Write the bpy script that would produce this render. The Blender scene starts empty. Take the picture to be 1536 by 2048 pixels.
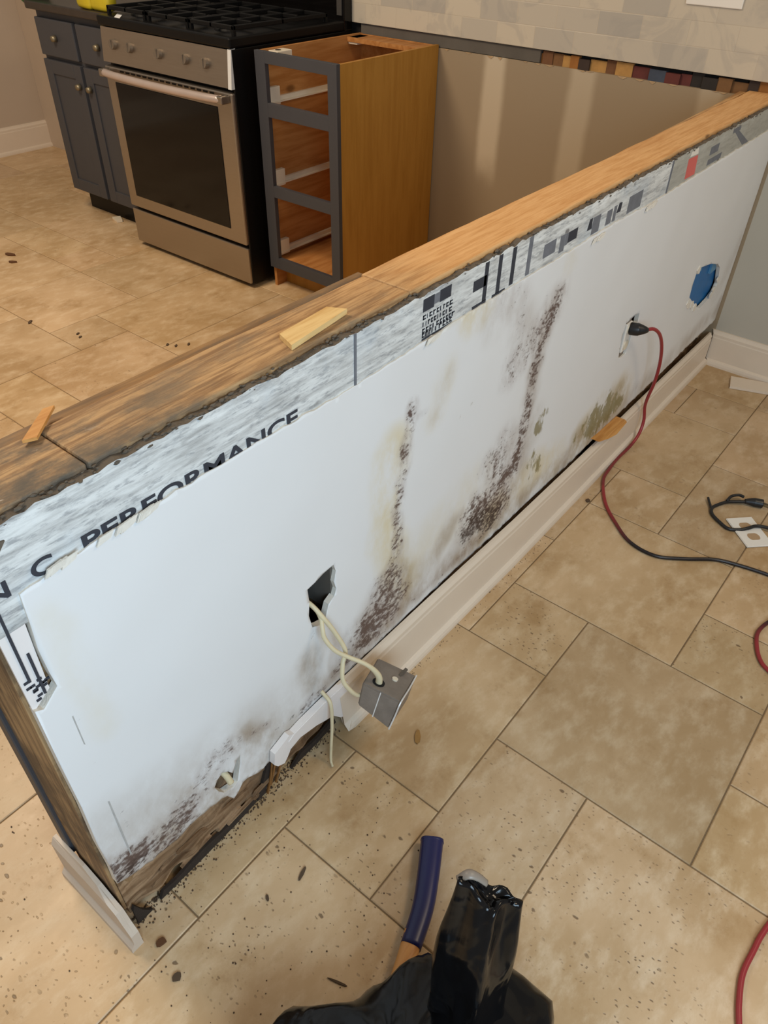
import bpy, bmesh, math, random
from mathutils import Vector, Matrix, noise
from mathutils.geometry import delaunay_2d_cdt
random.seed(7)
S = bpy.context.scene
C = S.collection
PI = math.pi

# ------------------------------------------------------------------ camera
cam_d = bpy.data.cameras.new('camera')
cam = bpy.data.objects.new('camera', cam_d)
C.objects.link(cam)
yaw, pitch, roll = math.radians(37.746), math.radians(-40.38), math.radians(1.541)
fw = Vector((math.cos(yaw)*math.cos(pitch), math.sin(yaw)*math.cos(pitch), math.sin(pitch)))
rt = Vector((math.sin(yaw), -math.cos(yaw), 0))
dn = fw.cross(rt)
r2 = rt*math.cos(roll) - dn*math.sin(roll)
d2 = rt*math.sin(roll) + dn*math.cos(roll)
M = Matrix((r2, -d2, -fw)).transposed().to_4x4()
M.translation = Vector((0, 0, 1.35))
cam.matrix_world = M
cam_d.sensor_fit = 'VERTICAL'
cam_d.sensor_height = 36.0
cam_d.lens = 1491.8/2048*36
cam_d.clip_start = 0.02
S.camera = cam

# ------------------------------------------------------------------ light
S.view_settings.view_transform = 'Standard'
S.view_settings.look = 'None'
S.view_settings.gamma = 1
S.view_settings.use_curve_mapping = False
S.view_settings.exposure = 0.0
w = bpy.data.worlds.new('world'); S.world = w; w.use_nodes = True
bg = w.node_tree.nodes['Background']
bg.inputs[0].default_value = (1.0, 0.90, 0.78, 1)
bg.inputs[1].default_value = 0.25

def area(name, loc, target, sx, sy, power, col):
    d = bpy.data.lights.new(name, 'AREA'); d.shape = 'RECTANGLE'
    d.size = sx; d.size_y = sy; d.energy = power; d.color = col
    o = bpy.data.objects.new(name, d); C.objects.link(o)
    o.location = loc
    o.rotation_euler = (Vector(target)-Vector(loc)).to_track_quat('-Z', 'Y').to_euler()
    return o
area('window_daylight', (-0.40, -1.05, 1.40), (0.35, 0.61, 0.50), 1.0, 1.0, 36, (0.60, 0.81, 1.0))
area('dining_lamp', (1.5, -0.7, 2.45), (1.4, 0.0, 0), 0.6, 0.6, 15, (1.0, 0.80, 0.56))
area('kitchen_lamp', (0.6, 2.6, 2.5), (1.0, 2.9, 0.2), 0.7, 0.7, 48, (1.0, 0.82, 0.62))
area('hall_lamp', (0.17, 1.95, 2.4), (0.06, 0.9, 0), 0.22, 0.22, 14, (1.0, 0.80, 0.56))

# ------------------------------------------------------------------ helpers
ORG = {}
def origin(p):
    return ORG.get(p.name, Vector((0, 0, 0))) if p else Vector((0, 0, 0))
def obj(name, bm, m, parent=None, smooth=False, base=None):
    me = bpy.data.meshes.new(name)
    bmesh.ops.recalc_face_normals(bm, faces=bm.faces[:])
    o0 = Vector(base) if base is not None else Vector((0, 0, 0))
    if parent is not None: o0 = origin(parent)
    if o0.length: bmesh.ops.translate(bm, verts=bm.verts[:], vec=-o0)
    bm.to_mesh(me); bm.free()
    ms = m if isinstance(m, (list, tuple)) else [m]
    for k in ms: me.materials.append(k)
    if smooth:
        for p in me.polygons: p.use_smooth = True
    o = bpy.data.objects.new(name, me); C.objects.link(o)
    if parent is not None:
        o.parent = parent
        ORG[o.name] = o0
    else:
        o.location = o0; ORG[o.name] = o0
    return o
def tag(o, label, cat, group=None):
    o['label'] = label; o['category'] = cat
    if group: o['group'] = group
    return o
def struct(o):
    o['kind'] = 'structure'; return o
def thing(name, loc, label, cat, group=None):
    o = bpy.data.objects.new(name, None); C.objects.link(o)
    o.location = loc; o.empty_display_size = 0.05
    ORG[o.name] = Vector(loc)
    return tag(o, label, cat, group)
def BM(): return bmesh.new()
def box(bm, x0, x1, y0, y1, z0, z1, bev=0.0, seg=2):
    r = bmesh.ops.create_cube(bm, size=1)
    vs = r['verts']
    for v in vs:
        v.co = Vector((x0+(v.co.x+.5)*(x1-x0), y0+(v.co.y+.5)*(y1-y0), z0+(v.co.z+.5)*(z1-z0)))
    if bev > 0:
        es = {e for v in vs for e in v.link_edges}
        bmesh.ops.bevel(bm, geom=list(es), offset=bev, segments=seg, affect='EDGES', profile=.5)
    return bm
def boxb(name, m, parent, x0, x1, y0, y1, z0, z1, bev=0.0, smooth=False):
    return obj(name, box(BM(), x0, x1, y0, y1, z0, z1, bev), m, parent, smooth)
def cyl(bm, c, axis, r, h, n=24, r2=None):
    q = Vector(axis).normalized().to_track_quat('Z', 'Y').to_matrix().to_4x4()
    q.translation = Vector(c)
    return bmesh.ops.create_cone(bm, cap_ends=True, segments=n, radius1=r, radius2=r if r2 is None else r2, depth=h, matrix=q)['verts']
def catmull(pts, n=8):
    P = [Vector(p) for p in pts]
    P = [P[0]*2-P[1]] + P + [P[-1]*2-P[-2]]
    out = []
    for i in range(1, len(P)-2):
        a, b, c, d = P[i-1], P[i], P[i+1], P[i+2]
        for k in range(n):
            t = k/n
            out.append(.5*((2*b)+(c-a)*t+(2*a-5*b+4*c-d)*t*t+(3*b-3*c+d-a)*t**3))
    out.append(P[-2]); return out
def tube(bm, pts, r, n=12, sm=8, rf=None, flat=None):
    ps = catmull(pts, sm) if sm else [Vector(p) for p in pts]
    rings = []; up = Vector((0, 0, 1))
    L = len(ps)
    for i, p in enumerate(ps):
        t = (ps[min(i+1, L-1)]-ps[max(i-1, 0)]).normalized()
        u = up - t*up.dot(t)
        if u.length < 1e-3: u = Vector((1, 0, 0)) - t*t.x
        u.normalize(); s = t.cross(u); up = u
        rr = rf(i/(L-1)) if rf else r
        fl = flat if flat else 1
        rings.append([bm.verts.new(p + (u*math.cos(2*PI*k/n)*rr*fl + s*math.sin(2*PI*k/n)*rr)) for k in range(n)])
    for a, b in zip(rings, rings[1:]):
        for k in range(n): bm.faces.new((a[k], a[(k+1) % n], b[(k+1) % n], b[k]))
    bm.faces.new(rings[0][::-1]); bm.faces.new(rings[-1])
    return bm
def prism(bm, poly, frame, depth):
    """poly: 2D list, frame(u,v,d)->Vector, extruded from d=0 to d=depth"""
    a = [bm.verts.new(frame(u, v, 0)) for u, v in poly]
    b = [bm.verts.new(frame(u, v, depth)) for u, v in poly]
    bm.faces.new(a); bm.faces.new(b[::-1])
    n = len(poly)
    for i in range(n): bm.faces.new((a[i], a[(i+1) % n], b[(i+1) % n], b[i]))
    return bm

# ------------------------------------------------------------------ materials
def srgb(r, g, b):
    f = lambda c: (c/255/12.92) if c/255 <= .04045 else ((c/255+.055)/1.055)**2.4
    return (f(r), f(g), f(b), 1)
class NT:
    def __init__(s, name, rough=.6, metal=0.0, spec=.5):
        s.m = bpy.data.materials.new(name); s.m.use_nodes = True
        s.t = s.m.node_tree; s.b = s.t.nodes['Principled BSDF']
        s.b.inputs['Roughness'].default_value = rough
        s.b.inputs['Metallic'].default_value = metal
        s.b.inputs['Specular IOR Level'].default_value = spec
        s.co = s.t.nodes.new('ShaderNodeTexCoord').outputs['Object']
    def n(s, ty): return s.t.nodes.new(ty)
    def l(s, a, b): s.t.links.new(a, b)
    def put(s, sock, v):
        if hasattr(v, 'is_linked') or hasattr(v, 'links'): s.l(v, sock)
        else: sock.default_value = v
    def map(s, scale=(1, 1, 1), rot=(0, 0, 0), loc=(0, 0, 0), src=None):
        k = s.n('ShaderNodeMapping'); s.l(src or s.co, k.inputs[0])
        k.inputs['Location'].default_value = loc; k.inputs['Rotation'].default_value = rot; k.inputs['Scale'].default_value = scale
        return k.outputs[0]
    def noise(s, scale, vec=None, detail=6, rough=.55, dist=0, col=False):
        k = s.n('ShaderNodeTexNoise'); s.l(vec or s.co, k.inputs['Vector'])
        k.inputs['Scale'].default_value = scale; k.inputs['Detail'].default_value = detail
        k.inputs['Roughness'].default_value = rough; k.inputs['Distortion'].default_value = dist
        return k.outputs['Color' if col else 'Fac']
    def voro(s, scale, vec=None, feat='F1'):
        k = s.n('ShaderNodeTexVoronoi'); s.l(vec or s.co, k.inputs['Vector']); k.feature = feat
        k.inputs['Scale'].default_value = scale; return k.outputs['Distance']
    def ramp(s, f, a, b):
        k = s.n('ShaderNodeMapRange'); k.interpolation_type = 'SMOOTHSTEP'
        s.put(k.inputs[0], f); k.inputs[1].default_value = a; k.inputs[2].default_value = b
        return k.outputs[0]
    def math(s, op, a, b=0.0, c=None):
        k = s.n('ShaderNodeMath'); k.operation = op; s.put(k.inputs[0], a); s.put(k.inputs[1], b)
        if c is not None: s.put(k.inputs[2], c)
        k.use_clamp = False
        return k.outputs[0]
    def mix(s, f, a, b, mode='MIX'):
        k = s.n('ShaderNodeMix'); k.data_type = 'RGBA'; k.blend_type = mode; k.clamp_factor = True
        s.put(k.inputs[0], f); s.put(k.inputs[6], a); s.put(k.inputs[7], b)
        return k.outputs[2]
    def attr(s, name, out='Fac'):
        k = s.n('ShaderNodeAttribute'); k.attribute_name = name; return k.outputs[out]
    def col(s, c): s.put(s.b.inputs['Base Color'], c); return s
    def rough(s, f): s.put(s.b.inputs['Roughness'], f); return s
    def bump(s, h, strength=.3, dist=.002):
        k = s.n('ShaderNodeBump'); k.inputs['Strength'].default_value = strength; k.inputs['Distance'].default_value = dist
        s.l(h, k.inputs['Height']); s.l(k.outputs[0], s.b.inputs['Normal']); return s
def simple(name, c, rough=.6, metal=0, var=.12, scale=14, bump=0, spec=.5):
    n = NT(name, rough, metal, spec)
    f = n.noise(scale)
    dark = tuple(x*(1-var) for x in c[:3])+(1,); lite = tuple(min(1, x*(1+var)) for x in c[:3])+(1,)
    n.col(n.mix(f, dark, lite))
    if bump: n.bump(n.noise(scale*6), bump)
    return n.m

def m_travertine():
    n = NT('travertine_tile', .42, 0, .4)
    big = n.noise(3.2, detail=5, dist=.6)
    mid = n.noise(14, n.map((1, 1.8, 1), (0, 0, .6)), detail=8, rough=.65)
    base = n.mix(n.ramp(big, .3, .7), srgb(205, 175, 137), srgb(178, 146, 105))
    base = n.mix(n.math('MULTIPLY', n.ramp(mid, .42, .75), .55), base, srgb(226, 204, 172))
    base = n.mix(n.math('MULTIPLY', n.ramp(n.noise(7, detail=7, rough=.7), .52, .72), .5), base, srgb(150, 112, 62))
    base = n.mix(1.0, base, n.attr('tint', 'Color'), 'MULTIPLY')
    pr = n.attr('pit')
    # small irregular pits, elongated along the bedding of the stone
    vec = n.map((1.6, 1, 1), (0, 0, .9))
    wob = n.n('ShaderNodeVectorMath'); wob.operation = 'MULTIPLY_ADD'
    n.l(n.noise(30, col=True, detail=3), wob.inputs[0]); wob.inputs[1].default_value = (.025, .025, .025); n.l(vec, wob.inputs[2])
    v1 = n.voro(75, wob.outputs[0]); v2 = n.voro(30, wob.outputs[0])
    dens = n.ramp(n.noise(5, detail=4), .40, .62)
    p1 = n.math('MULTIPLY', n.math('SUBTRACT', 1, n.ramp(v1, .10, .22)), n.math('MULTIPLY', dens, pr))
    dens2 = n.ramp(n.noise(9, n.map(loc=(4, 2, 0)), detail=3), .50, .60)
    p2 = n.math('MULTIPLY', n.math('SUBTRACT', 1, n.ramp(v2, .09, .17)), n.math('MULTIPLY', dens2, pr))
    pit = n.math('MINIMUM', n.math('ADD', p1, p2), 1)
    n.col(n.mix(n.math('MULTIPLY', pit, .72), base, srgb(82, 60, 40)))
    n.rough(n.math('MULTIPLY_ADD', mid, .35, .22))
    n.bump(n.math('SUBTRACT', n.math('MULTIPLY', mid, .25), pit), .5, .0015)
    return n.m
def m_wood(name, light, dark, grey=None, axis='x', scale=9, rough=.6, greyamt=0.0, spl=.5):
    n = NT(name, rough, 0, .35)
    sc = {'x': (.09, 1, 1), 'z': (1, 1, .09), 'y': (1, .09, 1)}[axis]
    v = n.map(sc)
    g = n.noise(scale*9, v, detail=8, rough=.6, dist=.4)
    g2 = n.noise(scale*2.2, v, detail=4, dist=1.2)
    c = n.mix(n.ramp(g, .35, .68), light, dark)
    c = n.mix(n.math('MULTIPLY', n.ramp(g2, .5, .75), .5), c, dark)
    kn = n.voro(5.5, n.map({'x': (.55, 1.6, 1), 'z': (1, 1, .5), 'y': (1, .5, 1)}[axis]))
    c = n.mix(n.math('MULTIPLY', n.math('SUBTRACT', 1, n.ramp(kn, .03, .10)), .75), c, tuple(x*.35 for x in dark[:3])+(1,))
    if grey:
        gm = n.ramp(n.noise(6, n.map((.5, 1, 1)), detail=7, rough=.7), .42, .62)
        c = n.mix(n.math('MULTIPLY', gm, greyamt), c, grey)
    n.col(c); n.bump(g, .35, .002)
    return n.m
def m_toplate():
    # old weathered wood on the near half, cleaner pine on the far half
    n = NT('weathered_pine_top', .65, 0, .3)
    v = n.map((.07, 1, 1))
    g = n.noise(150, v, detail=8, rough=.65, dist=.3)
    g2 = n.noise(16, n.map((.12, 1, 1)), detail=5, dist=1.0)
    pine = n.mix(n.ramp(g, .34, .7), srgb(226, 178, 122), srgb(204, 150, 92))
    pine = n.mix(n.math('MULTIPLY', n.ramp(g2, .5, .75), .45), pine, srgb(190, 132, 76))
    old = n.mix(n.ramp(g, .35, .65), srgb(194, 156, 110), srgb(140, 106, 72))
    old = n.mix(n.math('MULTIPLY', n.ramp(n.noise(7, n.map((.5, 1, 1)), detail=8, rough=.7), .48, .66), .75), old, srgb(122, 108, 90))
    x = n.n('ShaderNodeSeparateXYZ'); n.l(n.co, x.inputs[0])
    xx = n.math('ADD', x.outputs[0], n.math('MULTIPLY', n.noise(5, n.map((.4, 3, 1))), .5))
    c = n.mix(n.ramp(xx, .90, 1.25), old, pine)
    ends = n.math('SUBTRACT', 1, n.ramp(xx, .50, .80))
    c = n.mix(n.math('MULTIPLY', ends, n.ramp(n.noise(14, n.map((.5, 1, 1)), detail=8, rough=.7), .38, .6)), c, srgb(92, 84, 74))
    wsp = n.math('MULTIPLY', n.math('SUBTRACT', 1, n.ramp(xx, .5, .62)), n.ramp(n.noise(38, n.map((.5, 1, 1)), detail=5, rough=.7), .60, .66))
    c = n.mix(wsp, c, srgb(225, 208, 190))
    kn = n.voro(7, n.map((.5, 1.5, 1), loc=(.13, .2, 0)))
    c = n.mix(n.math('MULTIPLY', n.math('SUBTRACT', 1, n.ramp(kn, .03, .09)), .8), c, srgb(104, 66, 38))
    n.col(c); n.bump(g, .4, .002)
    return n.m
def m_drywall():
    n = NT('painted_drywall_mouldy', .55, 0, .35)
    base = n.mix(n.noise(3), srgb(224, 224, 223), srgb(232, 232, 231))
    ye, br, mo, dk, gr = (n.attr(k) for k in ('yellow', 'brown', 'mould', 'soot', 'green'))
    nz = n.noise(11, n.map((1, 1, .6)), detail=7, rough=.65)
    c = n.mix(n.math('MULTIPLY', ye, n.ramp(nz, .3, .65)), base, srgb(214, 196, 146))
    c = n.mix(n.math('MULTIPLY', br, n.ramp(nz, .25, .7)), c, srgb(150, 128, 100))
    sp = n.noise(125, n.map((.7, 1, 1.2), (0, .5, 0)), detail=4, rough=.6)
    sp2 = n.noise(26, n.map((1.2, 1, .7), (0, .5, 0)), detail=6, rough=.7)
    both = n.math('ADD', n.math('MULTIPLY', sp, .62), n.math('MULTIPLY', sp2, .38))
    thr = n.math('SUBTRACT', .70, n.math('MULTIPLY', mo, .23))
    f = n.math('MULTIPLY', n.ramp(n.math('SUBTRACT', both, thr), -.03, .11), n.ramp(mo, .02, .2))
    c = n.mix(n.math('MULTIPLY', n.ramp(mo, .05, .9), n.math('MULTIPLY', n.ramp(sp2, .3, .65), .5)), c, srgb(150, 132, 122))
    c = n.mix(n.math('MULTIPLY', f, .9), c, srgb(84, 62, 54))
    thr2 = n.math('SUBTRACT', .70, n.math('MULTIPLY', dk, .26))
    f2 = n.math('MULTIPLY', n.ramp(n.math('SUBTRACT', both, thr2), -.05, .10), n.ramp(dk, .02, .2))
    c = n.mix(n.math('MULTIPLY', f2, .85), c, srgb(62, 50, 46))
    thr3 = n.math('SUBTRACT', .66, n.math('MULTIPLY', gr, .28))
    f3 = n.math('MULTIPLY', n.ramp(n.math('SUBTRACT', sp2, thr3), -.02, .10), n.ramp(gr, .02, .2))
    c = n.mix(n.math('MULTIPLY', f3, .8), c, srgb(128, 116, 66))
    n.col(c)
    n.bump(n.noise(60, detail=3), .05, .001)
    return n.m
def m_cement():
    n = NT('cement_board', .85, 0, .2)
    g = n.noise(60, n.map((.16, 1, 1.3), (0, .05, 0)), detail=8, rough=.7)
    fine = n.noise(170, n.map((.25, 1, 1), (0, .05, 0)), detail=5, rough=.7)
    c = n.mix(n.ramp(g, .34, .74), srgb(226, 227, 224), srgb(164, 163, 160))
    c = n.mix(n.math('MULTIPLY', n.ramp(fine, .5, .68), .55), c, srgb(120, 122, 126))
    c = n.mix(n.math('MULTIPLY', n.ramp(n.noise(9, detail=5), .5, .7), .3), c, srgb(170, 186, 200))
    x = n.n('ShaderNodeSeparateXYZ'); n.l(n.co, x.inputs[0])
    c = n.mix(n.math('MULTIPLY', n.ramp(x.outputs[0], 1.84, 1.86), .75), c, n.mix(n.noise(18), srgb(176, 172, 158), srgb(140, 138, 128)))
    sp = n.math('MULTIPLY', n.math('SUBTRACT', 1, n.ramp(n.voro(30, n.map((.6, 1, 1))), .10, .2)), n.ramp(n.noise(11), .48, .6))
    c = n.mix(n.math('MULTIPLY', sp, .75), c, srgb(84, 78, 78))
    n.col(c); n.bump(g, .5, .002)
    return n.m
def m_subway():
    n = NT('marble_subway_tile', .28, 0, .5)
    sep = n.n('ShaderNodeSeparateXYZ'); n.l(n.co, sep.inputs[0])
    cb = n.n('ShaderNodeCombineXYZ'); n.l(n.math('SUBTRACT', sep.outputs[1], 0.045), cb.inputs[0]); n.l(n.math('SUBTRACT', sep.outputs[2], .906), cb.inputs[1])
    bt = n.n('ShaderNodeTexBrick'); n.l(cb.outputs[0], bt.inputs['Vector'])
    bt.inputs['Scale'].default_value = 1; bt.inputs['Brick Width'].default_value = .152; bt.inputs['Row Height'].default_value = .0655
    bt.inputs['Mortar Size'].default_value = .0016; bt.inputs['Mortar Smooth'].default_value = .3; bt.inputs['Bias'].default_value = -.35
    bt.inputs['Color1'].default_value = srgb(202, 190, 170); bt.inputs['Color2'].default_value = srgb(160, 156, 150); bt.inputs['Mortar'].default_value = srgb(196, 184, 164)
    v = n.noise(7, n.map((1, 1, 1), (.5, 0, 0)), detail=7, rough=.6, dist=1.5)
    c = n.mix(n.math('MULTIPLY', n.ramp(v, .5, .62), .25), bt.outputs['Color'], srgb(150, 146, 142))
    n.col(c); n.bump(n.math('SUBTRACT', 1, bt.outputs['Fac']), .35, .002)
    return n.m
def m_steel(name='brushed_steel', c=srgb(178, 168, 156), rough=.36):
    n = NT(name, rough, 1.0)
    g = n.noise(220, n.map((1, .04, 1)), detail=3)
    n.col(n.mix(g, tuple(x*.86 for x in c[:3])+(1,), c)); n.rough(n.math('MULTIPLY_ADD', g, .12, rough-.05)); n.bump(g, .04, .0005)
    return n.m

TRAV = m_travertine()
GROUT = simple('floor_grout', srgb(122, 100, 72), .9, var=.25, scale=30)
DRY = m_drywall()
GYP = simple('broken_gypsum_edge', srgb(226, 220, 208), .9, var=.15, scale=60, bump=.4)
CEM = m_cement()
TOPW = m_toplate()
PINE = m_wood('rough_pine', srgb(206, 162, 108), srgb(150, 104, 60), srgb(112, 98, 80), 'x', greyamt=.4)
ROT = m_wood('rotten_brown_wood', srgb(172, 142, 110), srgb(112, 84, 58), srgb(74, 54, 38), 'x', greyamt=.6)
STUD = m_wood('mouldy_stud', srgb(176, 142, 100), srgb(104, 80, 58), srgb(46, 40, 38), 'z', greyamt=.7)
CHIP = m_wood('fresh_pine_chip', srgb(232, 200, 140), srgb(206, 164, 100), None, 'x')
ORCHIP = m_wood('orange_wood_sliver', srgb(214, 158, 90), srgb(190, 128, 62), None, 'x')
PLYO = m_wood('ochre_cabinet_side', srgb(180, 128, 52), srgb(168, 116, 42), None, 'z', scale=4, rough=.5)
PLYI = m_wood('orange_cabinet_inside', srgb(188, 132, 76), srgb(164, 106, 52), None, 'x', scale=5, rough=.5)
CHAR = simple('charcoal_cabinet_paint', srgb(62, 62, 66), .5, var=.08)
BOARDK = simple('dark_grey_backer_board', srgb(92, 86, 78), .85, var=.35, scale=8, bump=.2)
GREIGE = simple('greige_wall_paint', srgb(192, 174, 154), .6, var=.05, scale=3)
def m_backwall():
    n = NT('bare_greige_wall', .62, 0, .3)
    sep = n.n('ShaderNodeSeparateXYZ'); n.l(n.co, sep.inputs[0])
    Y, Z = sep.outputs[1], sep.outputs[2]
    base = n.mix(n.noise(2.5), srgb(158, 140, 114), srgb(150, 132, 108))
    def streak(y, wd, z0, amt, base):
        yw = n.math('ADD', Y, n.math('MULTIPLY', n.math('SUBTRACT', n.noise(4), .5), .03))
        a = n.math('SUBTRACT', 1, n.ramp(n.math('ABSOLUTE', n.math('SUBTRACT', yw, y)), wd*.45, wd))
        zz = n.ramp(n.math('ADD', Z, n.math('MULTIPLY', n.noise(9), .12)), z0, z0+.14)
        return n.mix(n.math('MULTIPLY', n.math('MULTIPLY', a, zz), amt), base, srgb(204, 188, 162))
    c = streak(1.64, .06, .46, .75, base); c = streak(1.285, .065, .46, .5, c); c = streak(.84, .05, .62, .4, c)
    n.col(c); return n.m
BACKW = m_backwall()
SIDEB = m_wood('weathered_side_board', srgb(160, 122, 76), srgb(116, 88, 58), srgb(92, 86, 78), 'x', greyamt=.7)
FARW = simple('grey_beige_dining_wall', srgb(186, 180, 166), .6, var=.04, scale=3)
SUB = m_subway()
TRIM = simple('cream_trim_paint', srgb(224, 208, 188), .38, var=.05, scale=9)
TRIMW = simple('white_primed_trim', srgb(232, 226, 222), .42, var=.05, scale=20)
STEEL = m_steel()
KNOB = simple('satin_knob', srgb(128, 116, 102), .5, metal=.6)
BLACKM = simple('black_enamel', srgb(8, 7, 7), .42, var=.2, spec=.25)
GLASS = simple('black_oven_glass', srgb(14, 12, 11), .10, var=.1, spec=.28)
IRON = simple('cast_iron', srgb(9, 8, 8), .6, var=.3, bump=.3, spec=.25)
BRASS = simple('brushed_nickel_knob', srgb(140, 128, 104), .45, metal=.7)
WPLAS = simple('ivory_plastic', srgb(226, 214, 192), .4, var=.06)
WHITEP = simple('white_plastic', srgb(236, 230, 220), .35, var=.04)
GALV = simple('dirty_galvanised_metal', srgb(142, 132, 122), .5, metal=.45, var=.3, scale=40, bump=.25)
GALVD = simple('taped_metal_side', srgb(126, 112, 102), .55, metal=.2, var=.2, scale=40)
SILV = simple('bright_metal_edge', srgb(232, 232, 230), .35, metal=.3)
CABLE = simple('ivory_cable_jacket', srgb(216, 202, 166), .5, var=.1, scale=40)
BLUEB = simple('blue_plastic_box', srgb(20, 104, 168), .5, var=.2, scale=18)
VOID = simple('shade_in_cavity', srgb(22, 18, 15), .95, var=.3)  # near-black put into the colour for shade in gaps, holes and cavities
MUD = simple('thinset_residue', srgb(96, 86, 74), .95, var=.45, scale=55, bump=.6)
INK = simple('black_print_ink', srgb(50, 52, 60), .8, var=.25, scale=60)
INKG = simple('faded_print_ink', srgb(112, 114, 120), .85, var=.3, scale=60)
REDP = simple('red_tape', srgb(214, 104, 96), .7)
def m_cord():
    n = NT('red_cord_jacket', .35)
    n.col(n.mix(n.attr('fade'), srgb(150, 44, 48), srgb(26, 18, 20))); return n.m
CORD = m_cord()
BLKR = simple('black_rubber', srgb(28, 27, 28), .4)
NAVY = simple('navy_blue_paint', srgb(26, 29, 78), .34, var=.1)
HICK = m_wood('hickory_handle', srgb(208, 150, 88), srgb(184, 122, 64), None, 'x', rough=.45)
def m_bag():
    n = NT('black_polythene', .15, 0, .32)
    n.col(n.mix(n.noise(6), srgb(10, 10, 11), srgb(18, 17, 18)))
    n.bump(n.noise(6, detail=2, rough=.35, dist=2.2), .6, .02)
    return n.m
BAG = m_bag()
BAGG = simple('grey_bag_rim', srgb(134, 122, 110), .4, var=.2)
DEBR = simple('dark_grit', srgb(84, 66, 48), .95, var=.4)
YEL = simple('yellow_plastic', srgb(188, 168, 30), .5, var=.2)
GREEN = simple('green_plastic', srgb(40, 108, 56), .5, var=.2)

# ------------------------------------------------------------------ floor
U = .206; OX = .0185; OY = .136
tiles = [(3,1,5,3),(5,1,6,2),(6,0,8,2),(8,1,9,2),(9,1,11,3),(11,1,12,2),(2,1,3,2),(0,0,2,2),(2,0,4,1),(4,-1,6,1),(6,-1,7,0),
         (7,-2,9,0),(4,-2,5,-1),(5,-3,7,-1),(2,-2,4,0),(8,0,10,1),(10,-1,12,1),(12,1,14,3),(-1,2,1,4),(1,2,3,3),(5,2,7,3),(7,2,9,3),(11,2,12,3),
         (4,11,6,13),(6,11,7,12),(6,12,8,14),(7,10,10,12),(5,9,7,11),(4,9,5,11),(3,9,4,10),(2,10,4,12),(7,9,10,10),(8,12,10,14),(9,14,10,15),(10,12,11,15),(9,15,11,17),(9,17,11,19),(9,19,12,21)]
occ = {}
def free(t):
    return all((i, j) not in occ for i in range(t[0], t[2]) for j in range(t[1], t[3]))
def take(t):
    for i in range(t[0], t[2]):
        for j in range(t[1], t[3]): occ[(i, j)] = 1
for t in tiles: take(t)
rnd = random.Random(3)
for j in range(-4, 24):
    for i in range(-5, 15):
        if (i, j) in occ: continue
        for sz in rnd.choice([[(3,2),(2,2),(2,1),(1,1)], [(2,2),(2,1),(1,1)], [(2,2),(1,2),(1,1)], [(1,1)], [(2,1),(1,1)]]):
            t = (i, j, i+sz[0], j+sz[1])
            if t[2] <= 15 and t[3] <= 24 and free(t):
                take(t); tiles.append(t); break
bm = BM()
tl = bm.faces.layers.int.new('tid')
G = .0028
info = []
for t in tiles:
    x0, y0, x1, y1 = OX+t[0]*U+G/2, OY+t[1]*U+G/2, OX+t[2]*U-G/2, OY+t[3]*U-G/2
    nv = []
    b = .0018
    for (ox, z) in ((0, -.004), (0, -.0014), (b, 0)):
        nv.append([bm.verts.new((x0+ox, y0+ox, z)), bm.verts.new((x1-ox, y0+ox, z)), bm.verts.new((x1-ox, y1-ox, z)), bm.verts.new((x0+ox, y1-ox, z))])
    fs = [bm.faces.new(nv[2])]
    for a, c in zip(nv, nv[1:]):
        for k in range(4): fs.append(bm.faces.new((a[k], a[(k+1) % 4], c[(k+1) % 4], c[k])))
    for f in fs: f[tl] = len(info)+1
    jj = (t[1]+t[3])/2
    v = rnd.uniform(.90, 1.06)
    if t in ((4,11,6,13), (6,11,7,12), (4,-1,6,1)): v = .86
    if t == (3,1,5,3): v = .93
    small = (t[2]-t[0])*(t[3]-t[1]) == 1
    pit = rnd.choice([.15, .3, .6, 1.0, .4])
    if t in ((5,1,6,2), (2,1,3,2), (0,0,2,2), (6,-1,7,0), (2,-2,4,0), (-1,2,1,4), (2,0,4,1)): pit = 1.0
    if t in ((4,-1,6,1), (3,1,5,3), (6,0,8,2)): pit = .12
    if jj > 8: pit *= .5
    info.append((v*rnd.uniform(.99, 1.01), v, v*rnd.uniform(.96, 1.02), pit))
x0, x1, y0, y1 = OX-5*U, OX+15*U, OY-4*U, OY+24*U
f = bm.faces.new([bm.verts.new(p) for p in ((x0, y0, -.0022), (x1, y0, -.0022), (x1, y1, -.0022), (x0, y1, -.0022))]); f.material_index = 1
bm.faces.ensure_lookup_table()
tid = [ff[tl] for ff in bm.faces]
fl = obj('floor', bm, [TRAV, GROUT])
struct(fl)
me = fl.data
ca = me.color_attributes.new('tint', 'FLOAT_COLOR', 'CORNER'); pa = me.attributes.new('pit', 'FLOAT', 'FACE')
for p, k in zip(me.polygons, tid):
    v = info[k-1] if k else (1, 1, 1, 0)
    pa.data[p.index].value = v[3]
    for li in p.loop_indices: ca.data[li].color = (v[0], v[1], v[2], 1)

# ------------------------------------------------------------------ back wall, left wall
L = 2.708
bm = BM(); box(bm, L, L+.1, .60, 4.87, 0, .862)
wb = struct(obj('wall_back', bm, BACKW))
bm = BM(); box(bm, L, L+.1, -.70, .60, 0, 1.25)
struct(obj('wall_right', bm, FARW))
bm = BM(); box(bm, -1.0, L+.1, 4.87, 4.97, 0, 1.25)
struct(obj('wall_left', bm, GREIGE))
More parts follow.
